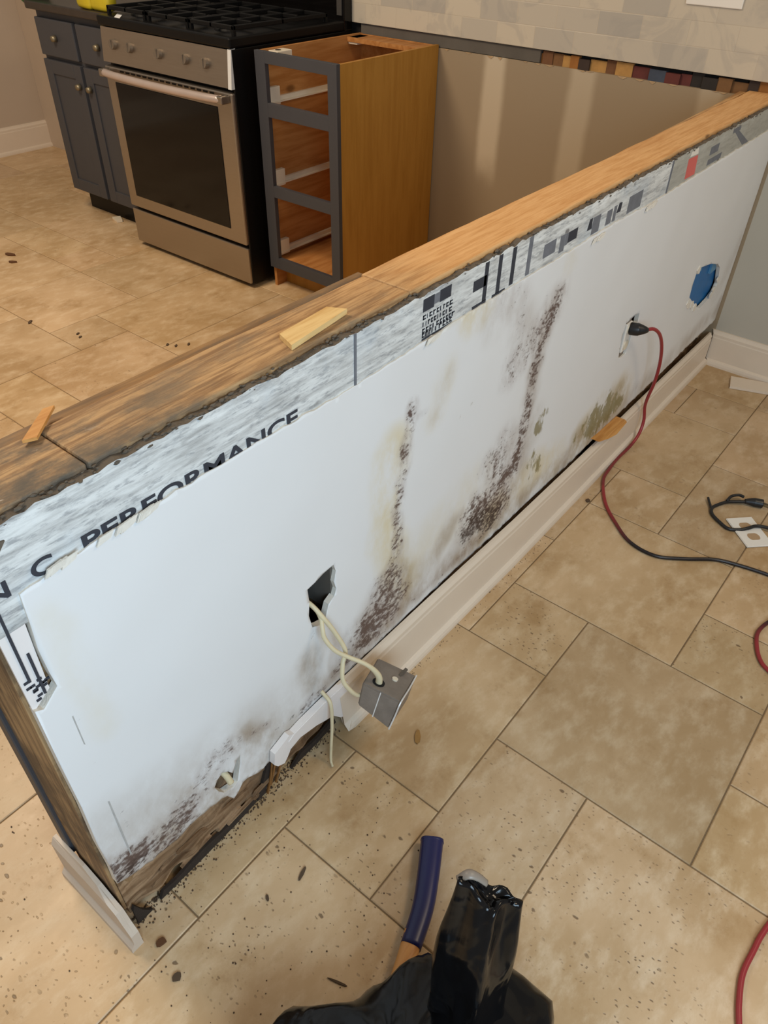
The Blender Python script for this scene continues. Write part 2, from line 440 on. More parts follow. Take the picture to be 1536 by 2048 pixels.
# backsplash tile above the counter line, strip of missing counter below it
obj('tile_backsplash', box(BM(), L-.008, L+.1, .60, 4.87, .906, 1.25), SUB, wb)
obj('gap_recess_shade', box(BM(), L+.02, L+.1, .60, 4.87, .862, .906), VOID, wb)
obj('dark_backer_strip', box(BM(), L+.002, L+.02, 1.46, 2.28, .864, .904), BOARDK, wb)
bm = BM(); rr = random.Random(5); y = .60
gm = [srgb(150, 96, 40), srgb(112, 74, 44), srgb(176, 132, 72), srgb(58, 44, 36), srgb(96, 44, 38), srgb(62, 70, 84), srgb(120, 84, 48), srgb(40, 34, 30)]
GM = [simple('gap_debris_%s' % k, c, .8, var=.3, scale=40) for k, c in zip(('tan', 'brown', 'straw', 'umber', 'rust', 'slate', 'oak', 'soot'), gm)]
order = [0, 0, 3, 6, 6, 7, 7, 4, 4, 5, 4, 2, 1, 2, 3, 0, 2, 6, 1, 0]
k = 0
while y < 1.46:
    w_ = rr.uniform(.03, .06)
    n0 = len(bm.faces)
    box(bm, L+rr.uniform(0, .012), L+.02, y, min(y+w_, 1.46), .862, .8635+rr.uniform(.028, .042))
    bm.faces.ensure_lookup_table()
    for f in bm.faces[n0:]: f.material_index = order[k % len(order)]
    y += w_; k += 1
obj('debris_filled_gap', bm, GM, wb)
bm = BM()   # torn drywall paper along the top edge
for k in range(16):
    yy = .70+k*.075+rr.uniform(-.03, .03); h = rr.uniform(.003, .009); w_ = rr.uniform(.015, .04)
    prism(bm, [(yy, .862), (yy+w_, .862), (yy+w_*.7, .862-h*.6), (yy+w_*.4, .862-h), (yy+w_*.1, .862-h*.4)], lambda u, v, d: Vector((L-.0015+d, u, v)), .001)
obj('torn_paper_edge', bm, simple('torn_tan_paper', srgb(176, 148, 112), .9, var=.3, scale=60), wb)
obj('lit_wall_panel', box(BM(), L-.002, L+.001, 3.72, 4.869, 0, .905), simple('lit_greige_paint', srgb(196, 178, 158), .6, var=.04), wb)  # greige lightened in colour, standing in for brighter light on this face

def base_profile(h=.135):
    return [(0, 0), (.026, 0), (.0255, .008), (.023, .016), (.0165, .021), (.014, .022), (.014, h*.80), (.0125, h*.83), (.0125, h*.90), (.008, h*.955), (.006, h), (0, h)]
# right wall baseboard (under the far painted wall)
bm = BM(); pr = base_profile(.128)
ring = [[bm.verts.new((L-d, yy+(0 if i else -(d-0)), z)) for d, z in pr] for i, yy in enumerate((.612, -.70))]
for a, b in zip(ring, ring[1:]):
    for k in range(len(pr)-1): bm.faces.new((a[k], a[k+1], b[k+1], b[k]))
bm.faces.new(ring[1])
bbr = struct(obj('baseboard_right', bm, TRIM))
bm = BM(); ring = [[bm.verts.new((xx, 4.87-d, z)) for d, z in base_profile(.15)] for xx in (-1.0, L)]
for k in range(len(pr)-1): bm.faces.new((ring[0][k], ring[0][k+1], ring[1][k+1], ring[1][k]))
struct(obj('baseboard_left', bm, TRIM))

# ------------------------------------------------------------------ the half wall
YF = .612            # painted face
def lerp(tab, x):
    if x <= tab[0][0]: return tab[0][1]
    for (a, va), (b, vb) in zip(tab, tab[1:]):
        if x <= b: return va+(vb-va)*(x-a)/(b-a)
    return tab[-1][1]
def resample(tab, step=.012, jit=.0, seed=0):
    out = []; n = max(2, int((tab[-1][0]-tab[0][0])/step))
    for k in range(n+1):
        x = tab[0][0]+(tab[-1][0]-tab[0][0])*k/n
        out.append((x, lerp(tab, x)+jit*noise.noise(Vector((x*45, seed, 0)))+jit*.6*noise.noise(Vector((x*140, seed, 3)))))
    return out
bot = [(.150,.172),(.182,.157),(.22,.150),(.26,.138),(.295,.146),(.348,.137),(.366,.128),(.376,.100),(.386,.108),(.40,.123),(.427,.117),(.45,.104),(.477,.108),(.508,.130),(.56,.150),(.64,.153),(.9,.153),(1.4,.146),(1.62,.139),(1.72,.145),(1.78,.150),(2.1,.150),(2.5,.158),(2.706,.160)]
top = [(.185,.782),(.22,.788),(.30,.793),(.33,.786),(.37,.792),(.6,.791),(.7,.787),(.82,.791),(1.0,.796),(1.18,.797),(1.36,.798),(1.5,.803),(1.75,.796),(1.98,.799),(2.3,.803),(2.706,.806)]
B = resample(bot, .012, .006, 1); T = resample(top, .012, .004, 9)
left = [(.183,.74),(.180,.70),(.181,.66),(.183,.632),(.160,.612),(.150,.618),(.150,.5),(.151,.4),(.149,.3),(.151,.22)]
outline = B + T[::-1] + left
hole1 = [(.593,.461),(.612,.463),(.632,.468),(.657,.470),(.662,.452),(.656,.43),(.661,.41),(.655,.396),(.640,.388),(.634,.372),(.628,.352),(.612,.357),(.597,.366),(.591,.40),(.595,.43)]
hole2 = [(1.868,.489),(1.84,.492),(1.815,.49),(1.79,.488),(1.782,.458),(1.786,.42),(1.793,.388),(1.812,.380),(1.838,.381),(1.848,.41),(1.85,.44),(1.872,.462)]
hole3 = [(2.292,.478),(2.36,.466),(2.42,.455),(2.50,.43),(2.538,.407),(2.56,.37),(2.577,.341),(2.565,.318),(2.524,.304),(2.449,.296),(2.41,.315),(2.37,.34),(2.335,.36),(2.289,.389),(2.285,.43)]
hole4 = [(.346,.183),(.354,.196),(.366,.203),(.378,.192),(.386,.176),(.398,.20),(.407,.207),(.404,.186),(.397,.160),(.392,.141),(.381,.138),(.362,.145),(.352,.163)]
holes = [hole1, hole2, hole3, hole4]
def inside(p, poly):
    c = False; n = len(poly); x, y = p
    for i in range(n):
        x1, y1 = poly[i]; x2, y2 = poly[(i+1) % n]
        if (y1 > y) != (y2 > y) and x < (x2-x1)*(y-y1)/(y2-y1)+x1: c = not c
    return c
def panel(outline, holes, step, y0, y1, name, mats, parent, attrf=None, wav=0.0):
    pts = []; edges = []
    def loop(poly):
        s = len(pts); pts.extend(Vector(p) for p in poly)
        edges.extend((s+i, s+(i+1) % len(poly)) for i in range(len(poly)))
    loop(outline)
    for h in holes: loop(h)
    xs = [p[0] for p in outline]; zs = [p[1] for p in outline]
    i = 0
    x = min(xs)+step/2
    while x < max(xs):
        z = min(zs)+step/2
        while z < max(zs):
            q = (x+random.uniform(-.1, .1)*step, z+random.uniform(-.1, .1)*step)
            if inside(q, outline) and not any(inside(q, h) for h in holes): pts.append(Vector(q))
            z += step
        x += step
    V, E, F, _, _, _ = delaunay_2d_cdt(pts, edges, [], 0, 1e-5)
    keep = []
    for f in F:
        c = (sum(V[k].x for k in f)/len(f), sum(V[k].y for k in f)/len(f))
        if inside(c, outline) and not any(inside(c, h) for h in holes): keep.append(f)
    bm = BM()
    vf = [bm.verts.new((v.x, y0+wav*noise.noise(Vector((v.x*2.2, v.y*2.2, 1)))-(wav*.6*noise.noise(Vector((v.x*9, v.y*9, 1)))), v.y)) for v in V]
    fs = []
    for f in keep:
        try: fs.append(bm.faces.new([vf[k] for k in f]))
        except ValueError: pass
    be = [e for e in bm.edges if len(e.link_faces) == 1]
    r = bmesh.ops.extrude_edge_only(bm, edges=be)
    for g in r['geom']:
        if isinstance(g, bmesh.types.BMVert): g.co.y = y1
        if isinstance(g, bmesh.types.BMFace): g.material_index = 1
    bmesh.ops.delete(bm, geom=[v for v in bm.verts if not v.link_faces], context='VERTS')
    o = obj(name, bm, mats, parent)
    if attrf:
        nm = list(attrf((0, 0)).keys()); co = [v.co.copy() for v in o.data.vertices]
        vals = [attrf((c.x, c.z)) for c in co]
        for k in nm:
            a = o.data.attributes.new(k, 'FLOAT', 'POINT')
            a.data.foreach_set('value', [v[k] for v in vals])
    for p in o.data.polygons: p.use_smooth = p.material_index == 0
    return o
def segd(p, pts):
    best = 9
    if len(pts) == 1: return math.hypot(p[0]-pts[0][0], p[1]-pts[0][1])
    for a, b in zip(pts, pts[1:]):
        dx, dz = b[0]-a[0], b[1]-a[1]; t = max(0, min(1, ((p[0]-a[0])*dx+(p[1]-a[1])*dz)/(dx*dx+dz*dz+1e-9)))
        best = min(best, math.hypot(p[0]-a[0]-t*dx, p[1]-a[1]-t*dz))
    return best
# (channel, polyline on the wall face in metres, radius, strength)
ST = [('mould', [(.81,.30),(.80,.26),(.755,.235)], .055, 1.15), ('mould', [(.85,.25),(.81,.205),(.74,.205)], .042, .95), ('mould', [(.70,.25),(.68,.22)], .04, .6),
      ('mould', [(.815,.31),(.83,.38),(.834,.46),(.838,.545),(.852,.622),(.862,.682)], .019, .95), ('mould', [(.862,.66),(.895,.655)], .012, .45),
      ('yellow', [(.81,.62),(.80,.54),(.80,.45),(.83,.34),(.87,.25)], .045, .75), ('brown', [(.86,.22),(.85,.28),(.83,.34)], .04, .5),
      ('soot', [(1.10,.245),(1.15,.245),(1.20,.215)], .045, 1.1), ('mould', [(1.10,.29),(1.17,.26),(1.235,.235)], .06, 1.2), ('mould', [(1.16,.40),(1.21,.33)], .045, .8),
      ('mould', [(1.216,.318),(1.275,.317),(1.29,.385),(1.293,.465),(1.295,.541),(1.314,.616),(1.34,.68),(1.35,.71)], .026, 1.1),
      ('mould', [(1.20,.61),(1.28,.65),(1.35,.70)], .05, .75), ('mould', [(1.13,.78),(1.19,.76),(1.2,.7)], .045, .5), ('brown', [(1.29,.30),(1.30,.6),(1.34,.70)], .035, .5), ('brown', [(1.1,.76),(1.16,.74),(1.25,.66)], .05, .35),
      ('mould', [(1.27,.34),(1.2,.43)], .05, .65), ('brown', [(1.1,.2),(1.25,.24),(1.3,.4)], .07, .55), ('brown', [(.78,.24),(.84,.24)], .07, .6),
      ('green', [(1.385,.41),(1.37,.38)], .022, 1.0), ('green', [(1.36,.29),(1.40,.25)], .03, .8), ('green', [(1.463,.266)], .02, .6), ('green', [(1.05,.62),(1.03,.58)], .02, .4),
      ('yellow', [(1.2,.22),(1.35,.24),(1.5,.21)], .06, .7),
      ('green', [(1.70,.22),(1.80,.215),(1.86,.21)], .062, 1.0), ('yellow', [(1.68,.20),(1.80,.22),(1.87,.22)], .075, .9), ('brown', [(1.66,.18),(1.76,.2),(1.86,.21)], .075, 1.0), ('mould', [(1.74,.18),(1.82,.17)], .04, .6), ('green', [(1.62,.21)], .02, .8),
      ('yellow', [(1.02,.79),(1.06,.79)], .035, .9), ('yellow', [(.96,.70),(.93,.63)], .03, .35), ('brown', [(.96,.70),(.93,.63)], .02, .25), ('yellow', [(1.38,.77)], .025, .4), ('yellow', [(.9,.80),(1.05,.80)], .012, .7),
      ('brown', [(.975,.26),(1.02,.32)], .03, .6), ('brown', [(.92,.23),(.95,.20)], .05, .5), ('yellow', [(.9,.3),(1.1,.35)], .08, .3),
      ('brown', [(.16,.20),(.22,.165),(.30,.17),(.40,.16),(.50,.13)], .06, .85), ('brown', [(.18,.26),(.28,.23),(.40,.22),(.48,.19)], .10, .42), ('mould', [(.16,.20),(.20,.19),(.27,.165)], .045, 1.15), ('soot', [(.155,.19),(.19,.17)], .02, .8), ('mould', [(.27,.20),(.32,.22),(.36,.25)], .035, .8), ('mould', [(.39,.25),(.42,.23)], .03, .6),
      ('brown', [(.30,.22),(.36,.25),(.42,.24),(.46,.20)], .035, .8), ('mould', [(.40,.24),(.45,.23),(.48,.21)], .012, .6), ('soot', [(.49,.187),(.53,.177),(.566,.16)], .005, 1.0), ('mould', [(.56,.165),(.62,.18),(.68,.19)], .02, .75),
      ('brown', [(.64,.18),(.9,.19),(1.2,.18),(1.6,.165)], .035, .8), ('mould', [(.66,.185),(.80,.18)], .018, .75), ('mould', [(.9,.18),(1.1,.185),(1.2,.19)], .012, .7), ('brown', [(.584,.29),(.592,.215)], .034, .75), ('soot', [(.605,.36),(.594,.33)], .012, .3), ('soot', [(.64,.157),(.9,.157),(1.6,.143)], .006, .6),  # brown mark below hole one: the hanging cable's shadow painted in with stain
      ('brown', [(1.9,.17),(2.3,.18),(2.69,.2)], .04, .5), ('mould', [(2.66,.2),(2.69,.25)], .02, .6), ('brown', [(2.60,.3),(2.69,.45)], .04, .3), ('yellow', [(.20,.74),(.22,.5)], .02, .18),
      ('soot', [(.195,.175),(.19,.36),(.184,.57)], .0035, .45)]
def stains_and_shadow(p):
    d = dict(mould=0.0, yellow=0.0, brown=0.0, soot=0.0, green=0.0)
    q = (p[0]+.012*noise.noise(Vector((p[0]*22, p[1]*22, 5))), p[1]+.012*noise.noise(Vector((p[0]*22, p[1]*22, 8))))
    for ch, pl, r, s in ST:
        if min(a[0] for a in pl)-r*2 < q[0] < max(a[0] for a in pl)+r*2:
            t = segd(q, pl)/(r*1.45)
            if t < 1:
                v = s*(1-t*t)**1.4
                d[ch] = max(d[ch], v) + .25*min(d[ch], v)
    return d
# core of the wall: kitchen-side board (the half wall's own mesh)
bm = BM(); box(bm, .148, .88, .7255, .747, .0, .870); box(bm, .88, L, .708, .722, 0, .84)
hw = struct(obj('wall_middle', bm, SIDEB))
panel(outline, holes, .0085, YF, YF+.011, 'painted_drywall', [DRY, GYP], hw, stains_and_shadow, .0022)
# studs and plates inside
for i, x in enumerate((.152, .68, 1.09, 1.50, 1.91, 2.62)):
    boxb('stud', STUD, hw, x, x+.038, YF+.0155, .704, .115, .838, .002)
bm = BM(); box(bm, .150, .300, YF+.018, .7215, .84, .8765, .002); box(bm, .302, .862, YF+.018, .7215, .84, .8775, .003)
box(bm, .863, L-.002, YF+.018, .728, .84, .878, .003)
bmesh.ops.subdivide_edges(bm, edges=[e for e in bm.edges if e.calc_length() > .5], cuts=60)
for v in bm.verts:
    if v.co.z > .86: v.co.y += .003*noise.noise(Vector((v.co.x*9, v.co.y*20, 0))); v.co.z += .0012*noise.noise(Vector((v.co.x*14, 4, 0)))
obj('top_plate', bm, TOPW, hw)
bm = BM()
for (a, b, z0, z1, yy) in ((.152, 1.2, .030, .074, .626), (.152, 1.2, .078, .150, .6245), (1.2, L-.002, .012, .058, .634), (1.2, L-.002, .062, .10, .64)):
    box(bm, a, b, yy, .700, z0, z1, .002)
bmesh.ops.subdivide_edges(bm, edges=[e for e in bm.edges if e.calc_length() > .5], cuts=120)
for v in bm.verts:
    if v.co.y < .66: v.co.y += .010*noise.noise(Vector((v.co.x*26, v.co.z*30, 2))); v.co.z += .006*noise.noise(Vector((v.co.x*18, v.co.z*9, 7)))
obj('bottom_plate', bm, ROT, hw)
# near-black sheet painted in for the shade inside the wall
boxb('cavity_shade_sheet', VOID, hw, .195, L-.005, .7045, .7075, .0, .838)
# torn layers of board and rot along the missing bottom edge, near end
bm = BM(); rr = random.Random(12)
for k in range(30):
    x = rr.uniform(.17, .60); z = rr.uniform(.01, .11); ln = rr.uniform(.04, .11); h = rr.uniform(.003, .010)
    a = rr.uniform(-.12, .12)
    cx = [(-ln/2, -h/2), (ln/2, -h*.2), (ln/2*.7, h/2), (-ln/2*.8, h*.4)]
    pl = [(x+u*math.cos(a)-v*math.sin(a), max(.001, z+u*math.sin(a)+v*math.cos(a))) for u, v in cx]
    yy = rr.uniform(.614, .630)
    prism(bm, pl, lambda u, v, d: Vector((u, yy+d, v)), rr.uniform(.003, .008))
obj('rotten_fragments', bm, ROT, hw)
bm = BM()   # dark patches painted for rot and for the shade in gaps between layers
for pl in ([(.430,.010),(.452,.012),(.470,.060),(.486,.110),(.474,.118),(.462,.080),(.448,.050)], [(.20,.004),(.29,.003),(.38,.006),(.43,.012),(.42,.030),(.36,.024),(.30,.030),(.24,.020),(.21,.024)],
           [(.52,.004),(.60,.006),(.655,.012),(.650,.034),(.60,.022),(.55,.026)], [(.155,.0),(.185,.0),(.178,.014),(.168,.030),(.160,.062),(.154,.05)]):
    prism(bm, pl, lambda u, v, d: Vector((u+.002*math.sin(v*300), .6175+d, v)), .006)
obj('rot_and_shade_patches', bm, simple('rot_and_gap_shade', srgb(46, 35, 26), .95, var=.5, scale=60, bump=.5), hw)
bm = BM(); rr = random.Random(31)
for (x, z, l_) in ((.455, .03, .09), (.465, .05, .07), (.478, .04, .06)):
    tube(bm, [(x, .616, z-.02), (x+.010, .613, z+l_*.3), (x+.020, .615, z+l_*.75), (x+.026, .618, z+l_)], .004, 8, rf=lambda s: .0045*(1-.6*s), flat=.5)
obj('amber_splinter', bm, simple('amber_rotten_splinter', srgb(136, 92, 46), .6, var=.4, scale=50), hw)
obj('corner_crease', box(box(BM(), .1835, .1860, YF-.0009, YF+.002, .20, .42), .1845, .1862, YF-.0009, YF+.002, .42, .57), simple('grey_crease', srgb(176, 174, 170), .7, var=.25, scale=90), hw)
# cement board strip at the top
cz = resample([(.148,.871),(.6,.869),(1.2,.872),(1.85,.871),(2.706,.872)], .012, .005, 33)
panel([(.148,.74),(1.4,.74),(2.706,.74)]+cz[::-1], [], .03, YF+.0035, YF+.0155, 'cement_board', [CEM, MUD], hw)
cb = bpy.data.objects['cement_board']
bm = BM()
for k in range(900):   # crumbs of mortar clinging along the board's top edge
    x = .15+2.54*k/900+random.uniform(-.006, .006); r = random.uniform(.0008, .0030)
    if noise.noise(Vector((x*9, 2, 2))) < -.15: r *= .5
    cz_ = .8715+random.uniform(-.005, .002); cy_ = YF+random.uniform(.003, .016)
    ret = bmesh.ops.create_icosphere(bm, subdivisions=1, radius=r, matrix=Matrix.Translation((x, cy_, cz_)))
    for v in ret['verts']: v.co.x = x+(v.co.x-x)*random.uniform(.8, 2.6); v.co.z = cz_+(v.co.z-cz_)*random.uniform(.4, 1)
obj('mortar_residue', bm, MUD, hw)
def rects(name, m, quads, y=YF+.0032):
    bm = BM()
    for q in quads: prism(bm, q, lambda u, v, d: Vector((u, y+d, v)), .0008)
    return obj(name, bm, m, cb)
R4 = lambda a, b, c, d: [(a, c), (b, c), (b, d), (a, d)]
blk = [R4(.879,.908,.842,.863), R4(.923,.954,.844,.864), R4(1.020,1.060,.827,.846), R4(1.052,1.064,.80,.868), R4(1.095,1.107,.80,.868), R4(1.140,1.153,.80,.868), R4(1.022,1.065,.794,.801), R4(1.084,1.127,.794,.801),
       R4(1.352,1.390,.817,.838), [(1.434,.818),(1.455,.818),(1.452,.84),(1.440,.84)], [(1.568,.820),(1.588,.819),(1.590,.838),(1.575,.840)], R4(.88,.964,.7935,.797)]
obk = rects('printed_block_logo', INK, blk)
gry = [R4(1.196,1.210,.80,.871), R4(.908,.923,.846,.862), R4(1.257,1.303,.814,.840), R4(1.320,1.340,.806,.839), R4(1.341,1.352,.815,.838), R4(1.456,1.490,.804,.839), R4(1.52,1.545,.806,.836), R4(1.552,1.566,.806,.838), R4(1.625,1.696,.804,.840), R4(2.25,2.31,.855,.866), [(2.27,.855),(2.30,.855),(2.42,.806),(2.37,.806)], R4(2.10,2.16,.83,.85), R4(2.10,2.2,.806,.82)]
rects('faded_block_print', INKG, gry)
rects('red_tape_mark', REDP, [[(1.955,.804),(2.02,.803),(2.010,.85),(1.948,.852)]])
rects('white_smear', WHITEP, [[(1.955,.855),(2.008,.853),(2.0,.868),(1.96,.866)]], YF+.0031)
def text(name, s, x, z, h, m, parent, sx=1.0, y=YF+.0027, italic=0):
    cu = bpy.data.curves.new('t', 'FONT'); cu.body = s; cu.size = h/.70; cu.extrude = .0004; cu.offset = .0006
    cu.shear = italic
    t = bpy.data.objects.new('t', cu); C.objects.link(t)
    bpy.context.view_layer.update()
    me = bpy.data.meshes.new_from_object(t.evaluated_get(bpy.context.evaluated_depsgraph_get()))
    bpy.data.objects.remove(t)
    me.transform(Matrix(((sx, 0, 0, x), (0, 0, -1, y), (0, 1, 0, z), (0, 0, 0, 1))))
    me.materials.clear(); me.materials.append(m)
    o = bpy.data.objects.new(name, me); C.objects.link(o); o.parent = parent
    return o
text('printed_lettering', 'PERFORMANCE', .262, .7835, .0215, INK, cb, sx=1.58)
text('printed_letter', 'C', .203, .787, .021, INK, cb, sx=1.3)
text('printed_letter', 'N', .150, .786, .021, INK, cb, sx=1.3)
for q, (s, z) in enumerate((('CUTTER', .830), ('SUPERIOR', .818), ('KNIFE 30M', .805))):
    pass
bm = BM(); rr = random.Random(2)
for z0 in (.829, .8175, .8065, .7985):
    x = .88
    while x < .962:
        w_ = rr.uniform(.003, .008)
        sty = rr.random()
        box(bm, x, x+w_*.35, YF+.0028, YF+.004, z0, z0+.0075)
        if sty > .3: box(bm, x, x+w_, YF+.0028, YF+.004, z0+.0055, z0+.0075)
        if sty > .5: box(bm, x, x+w_, YF+.0028, YF+.004, z0, z0+.002)
        x += w_+.003
obj('small_print_lines', bm, INK, cb)
obj('board_joint', box(box(BM(), .716, .721, YF+.0024, YF+.004, .78, .869), 1.842, 1.850, YF+.0024, YF+.004, .79, .869), INKG, cb)
bm = BM(); prism(bm, [(.150,.846),(.183,.842),(.192,.852),(.165,.860)], lambda u, v, d: Vector((u, YF+.001+d, v)), .003)
obj('brown_mortar_dab', bm, MUD, cb)
# torn white paper along the top of the drywall
bm = BM()
for (a, b) in ((.262, .34), (.30, .345), (.21, .235), (.88, .905), (1.45, 1.50), (1.72, 1.76)):
    for k in range(5):
        x = random.uniform(a, b); prism(bm, [(x, .785), (x+.018, .789), (x+.024, .797), (x+.006, .795)], lambda u, v, d: Vector((u, YF-.004+d+random.uniform(-.001, .001), v)), .002)
obj('torn_drywall_paper', bm, GYP, hw)
# exposed corner bead strip at the near end
bm = BM()
prism(bm, [(.150,.612),(.176,.632),(.178,.70),(.181,.782),(.148,.79)], lambda u, v, d: Vector((u, YF+.004+d, v)), .004)
obj('corner_bead', bm, TRIMW, hw)
bm = BM()
for (x, z0, z1) in ((.158, .66, .785), (.168, .63, .70)): box(bm, x, x+.003, YF+.002, YF+.005, z0, z1)
for k in range(14): 
    x = random.uniform(.152, .176); z = random.uniform(.618, .665); box(bm, x, x+.006, YF+.0025, YF+.0045, z, z+.003)
obj('bead_scoring', bm, INK, hw)
# dark end cladding on the kitchen side of the near end
boxb('end_panel', CHAR, hw, .142, .16, .746, .772, .10, .862, .002)
boxb('end_trim_strip', STUD, hw, .1458, .1512, YF+.013, .724, .06, .86, .001)
# insulator in the lower hole and the receptacle box walls behind hole one
boxb('metal_box_wall', BOARDK, hw, .655, .668, .62, .68, .35, .48)
bm = BM(); tube(bm, [(.372, .628, .19), (.376, .618, .175), (.379, .612, .155)], .006, 10)
cable_in = obj('wire_insulator', bm, CABLE, hw, True)

# baseboard along the half wall
def bbz(x): return lerp([(.46, .154), (1.0, .152), (1.7, .137), (2.69, .122)], x)
def bby(x): return lerp([(.46, .611), (.8, .6095), (1.3, .604), (1.9, .607), (2.3, .610), (2.69, .611)], x)
bm = BM()
xs = [.655, .70, .8, 1.0, 1.3, 1.6, 1.9, 2.3, L-.024]
rings = []
for x in xs:
    pf = base_profile(bbz(x))
    ring = [Vector((x, bby(x)-d, z)) for d, z in pf]
    if x == xs[0]:
        ring = [Vector((x+.012*math.sin(i*2.1)+(.012 if z < .05 else -.01), v.y, v.z)) for i, (v, (d, z)) in enumerate(zip(ring, pf))]
    rings.append([bm.verts.new(v) for v in ring])
n = len(rings[0])
for a, b in zip(rings, rings[1:]):
    for k in range(n-1): bm.faces.new((a[k], a[k+1], b[k+1], b[k]))
    bm.faces.new((a[-1], a[0], b[0], b[-1]))
bm.faces.new(rings[0]); bm.faces.new(rings[-1][::-1])
bbm = struct(obj('baseboard_middle', bm, TRIM))
# its broken, still white, near end: upper part only
bm = BM()
tear = [(.470,.143),(.466,.112),(.474,.098),(.490,.088),(.500,.100),(.508,.113),(.535,.120),(.579,.108),(.60,.098),(.625,.088),(.645,.060),(.668,.04),(.668,.152),(.64,.154),(.60,.156),(.545,.154),(.52,.150),(.508,.157),(.49,.150)]
prism(bm, tear, lambda u, v, d: Vector((u, bby(u)-.0135+d, v)), .0125)
prism(bm, [(.505,.141),(.665,.141),(.668,.152),(.60,.155),(.52,.149)], lambda u, v, d: Vector((u, bby(u)-.0145+d, v)), .003)
obj('broken_white_end', bm, TRIMW, bbm)
# short broken baseboard across the near end
bm = BM()
prof = [(0, 0), (.022, 0), (.021, .012), (.015, .021), (.014, .024), (.014, .105), (.008, .118), (.006, .128), (0, .128)]
ys_ = [(.588, .35), (.600, .55), (.612, .72), (.632, .85), (.66, .93), (.70, 1.0), (.74, 1.02), (.785, .96)]
rings = []
for yv, s in ys_:
    rings.append([bm.verts.new((.142-d, yv+(d*-.0), min(z, .128*s+.01*noise.noise(Vector((yv*60, z*10, 0)))))) for d, z in prof])
n = len(prof)
for a, b in zip(rings, rings[1:]):
    for k in range(n-1): bm.faces.new((a[k], a[k+1], b[k+1], b[k]))
    bm.faces.new((a[-1], a[0], b[0], b[-1]))
bm.faces.new(rings[0]); bm.faces.new(rings[-1][::-1])
bbe = obj('baseboard_end', bm, simple('dusty_trim_paint', srgb(206, 190, 172), .5, var=.12, scale=22)); struct(bbe)

# ------------------------------------------------------------------ things on / in the half wall
t = thing('wall_outlet', (1.82, .62, .38), 'dirty duplex outlet in torn hole of the half wall, black plug in it', 'outlet')
boxb('receptacle_face', WHITEP, t, 1.803, 1.838, .612, .640, .395, .478, .003)
boxb('mounting_strap', GALV, t, 1.806, 1.834, .6165, .6185, .378, .492)
for z in (.415, .462):
    bm = BM(); cyl(bm, (1.8205, .611, z), (0, 1, 0), .0135, .004, 20)
    obj('socket_face', bm, WPLAS, t)
boxb('outlet_box_shell', BOARDK, t, 1.80, 1.845, .642, .69, .385, .485)
t = thing('blue_electrical_box', (2.43, .62, .30), 'blue plastic electrical box in ragged wall cutout near the corner', 'electrical box')
bm = BM(); box(bm, 2.29, 2.575, .628, .634, .295, .482)
obj('box_back', bm, BLUEB, t)
bm = BM(); box(bm, 2.29, 2.575, .622, .629, .466, .478); box(bm, 2.30, 2.37, .621, .629, .445, .462); box(bm, 2.48, 2.53, .621, .629, .40, .44)
obj('box_rim', bm, simple('pale_blue_plastic', srgb(86, 140, 178), .5), t)
rr = random.Random(4)
for (x, z) in ((2.29, .37), (2.31, .355), (2.34, .345), (2.38, .325), (2.545, .33), (2.56, .36), (2.53, .315), (2.30, .47)):
    a = rr.uniform(0, 3)
    pl = [(x+.016*math.cos(a+k*1.25)*rr.uniform(.6, 1.2), z+.014*math.sin(a+k*1.25)*rr.uniform(.6, 1.2)) for k in range(5)]
    bm = BM(); prism(bm, pl, lambda u, v, d: Vector((u, YF-.003+d, v)), .004)
    obj('torn_paper_flap', bm, GYP, t)

# junction box hanging on its cable, resting at the foot of the baseboard
t = thing('junction_box', (.70, .53, .12), 'grimy square metal junction box hanging by cable in front of the baseboard', 'junction box')
a = Vector((.0, 0, 0))
Ptop = [Vector(p) for p in ((.7337,.5732,.1826), (.7594,.4968,.1636), (.6687,.4677,.2001), (.6482,.5413,.2166))]
Pb = [Vector(p) for p in ((.7185,.5720,.1350), (.7375,.5000,.1050), (.6428,.4733,.1403), (.6306,.5386,.1699))]
dnv = Pb[2]-Ptop[2]
bm = BM()
vt = [bm.verts.new(p) for p in Ptop]; vb = [bm.verts.new(p) for p in Pb]
bm.faces.new(vt)
for k in range(4): bm.faces.new((vt[k], vt[(k+1) % 4], vb[(k+1) % 4], vb[k]))
bm.faces.new(vb[::-1])
bmesh.ops.bevel(bm, geom=bm.edges[:], offset=.0025, segments=2, affect='EDGES')
obj('box_body', bm, [GALV], t)
ux = (Ptop[3]-Ptop[2]); uy = (Ptop[1]-Ptop[2]); nrm = uy.cross(ux).normalized()
if nrm.z < 0: nrm = -nrm
bm = BM(); q = Ptop[2]+ux*.52; n1 = ux.cross(dnv).normalized()
if n1.y > 0: n1 = -n1
for s in (.50,):
    a0 = Ptop[2]+ux*s+n1*.0008; a1 = Pb[2].lerp(Pb[3], s)+n1*.0008; w3 = ux.normalized()*.002
    bm.faces.new([bm.verts.new(v) for v in (a0, a0+w3, a1+w3, a1)])
obj('panel_seam', bm, SILV, t)
bm = BM()
e1 = Ptop[1]; e2 = Ptop[2]; n2 = uy.cross(dnv).normalized()
if n2.x < 0: n2 = -n2
tube(bm, [e1, e1*.5+e2*.5+n2*.001, e2+n2*.0005, e2.lerp(Pb[2], .5)+n2*.001, Pb[2]+n2*.0005], .0016, 8, 4)
obj('bright_flange', bm, SILV, t)
cc = sum(Ptop, Vector())/4
bm = BM(); cyl(bm, Vector((.711,.5134,.1864))+nrm*.001, nrm, .006, .003, 16)
obj('knockout_plug', bm, WPLAS, t)
bm = BM(); cyl(bm, Vector((.6756,.525,.203))+nrm*.0006, nrm, .012, .0022, 20)
obj('knockout_hole_shade', bm, VOID, t)
bm = BM(); box(bm, -.012, .012, -.003, .003, 0, .004)
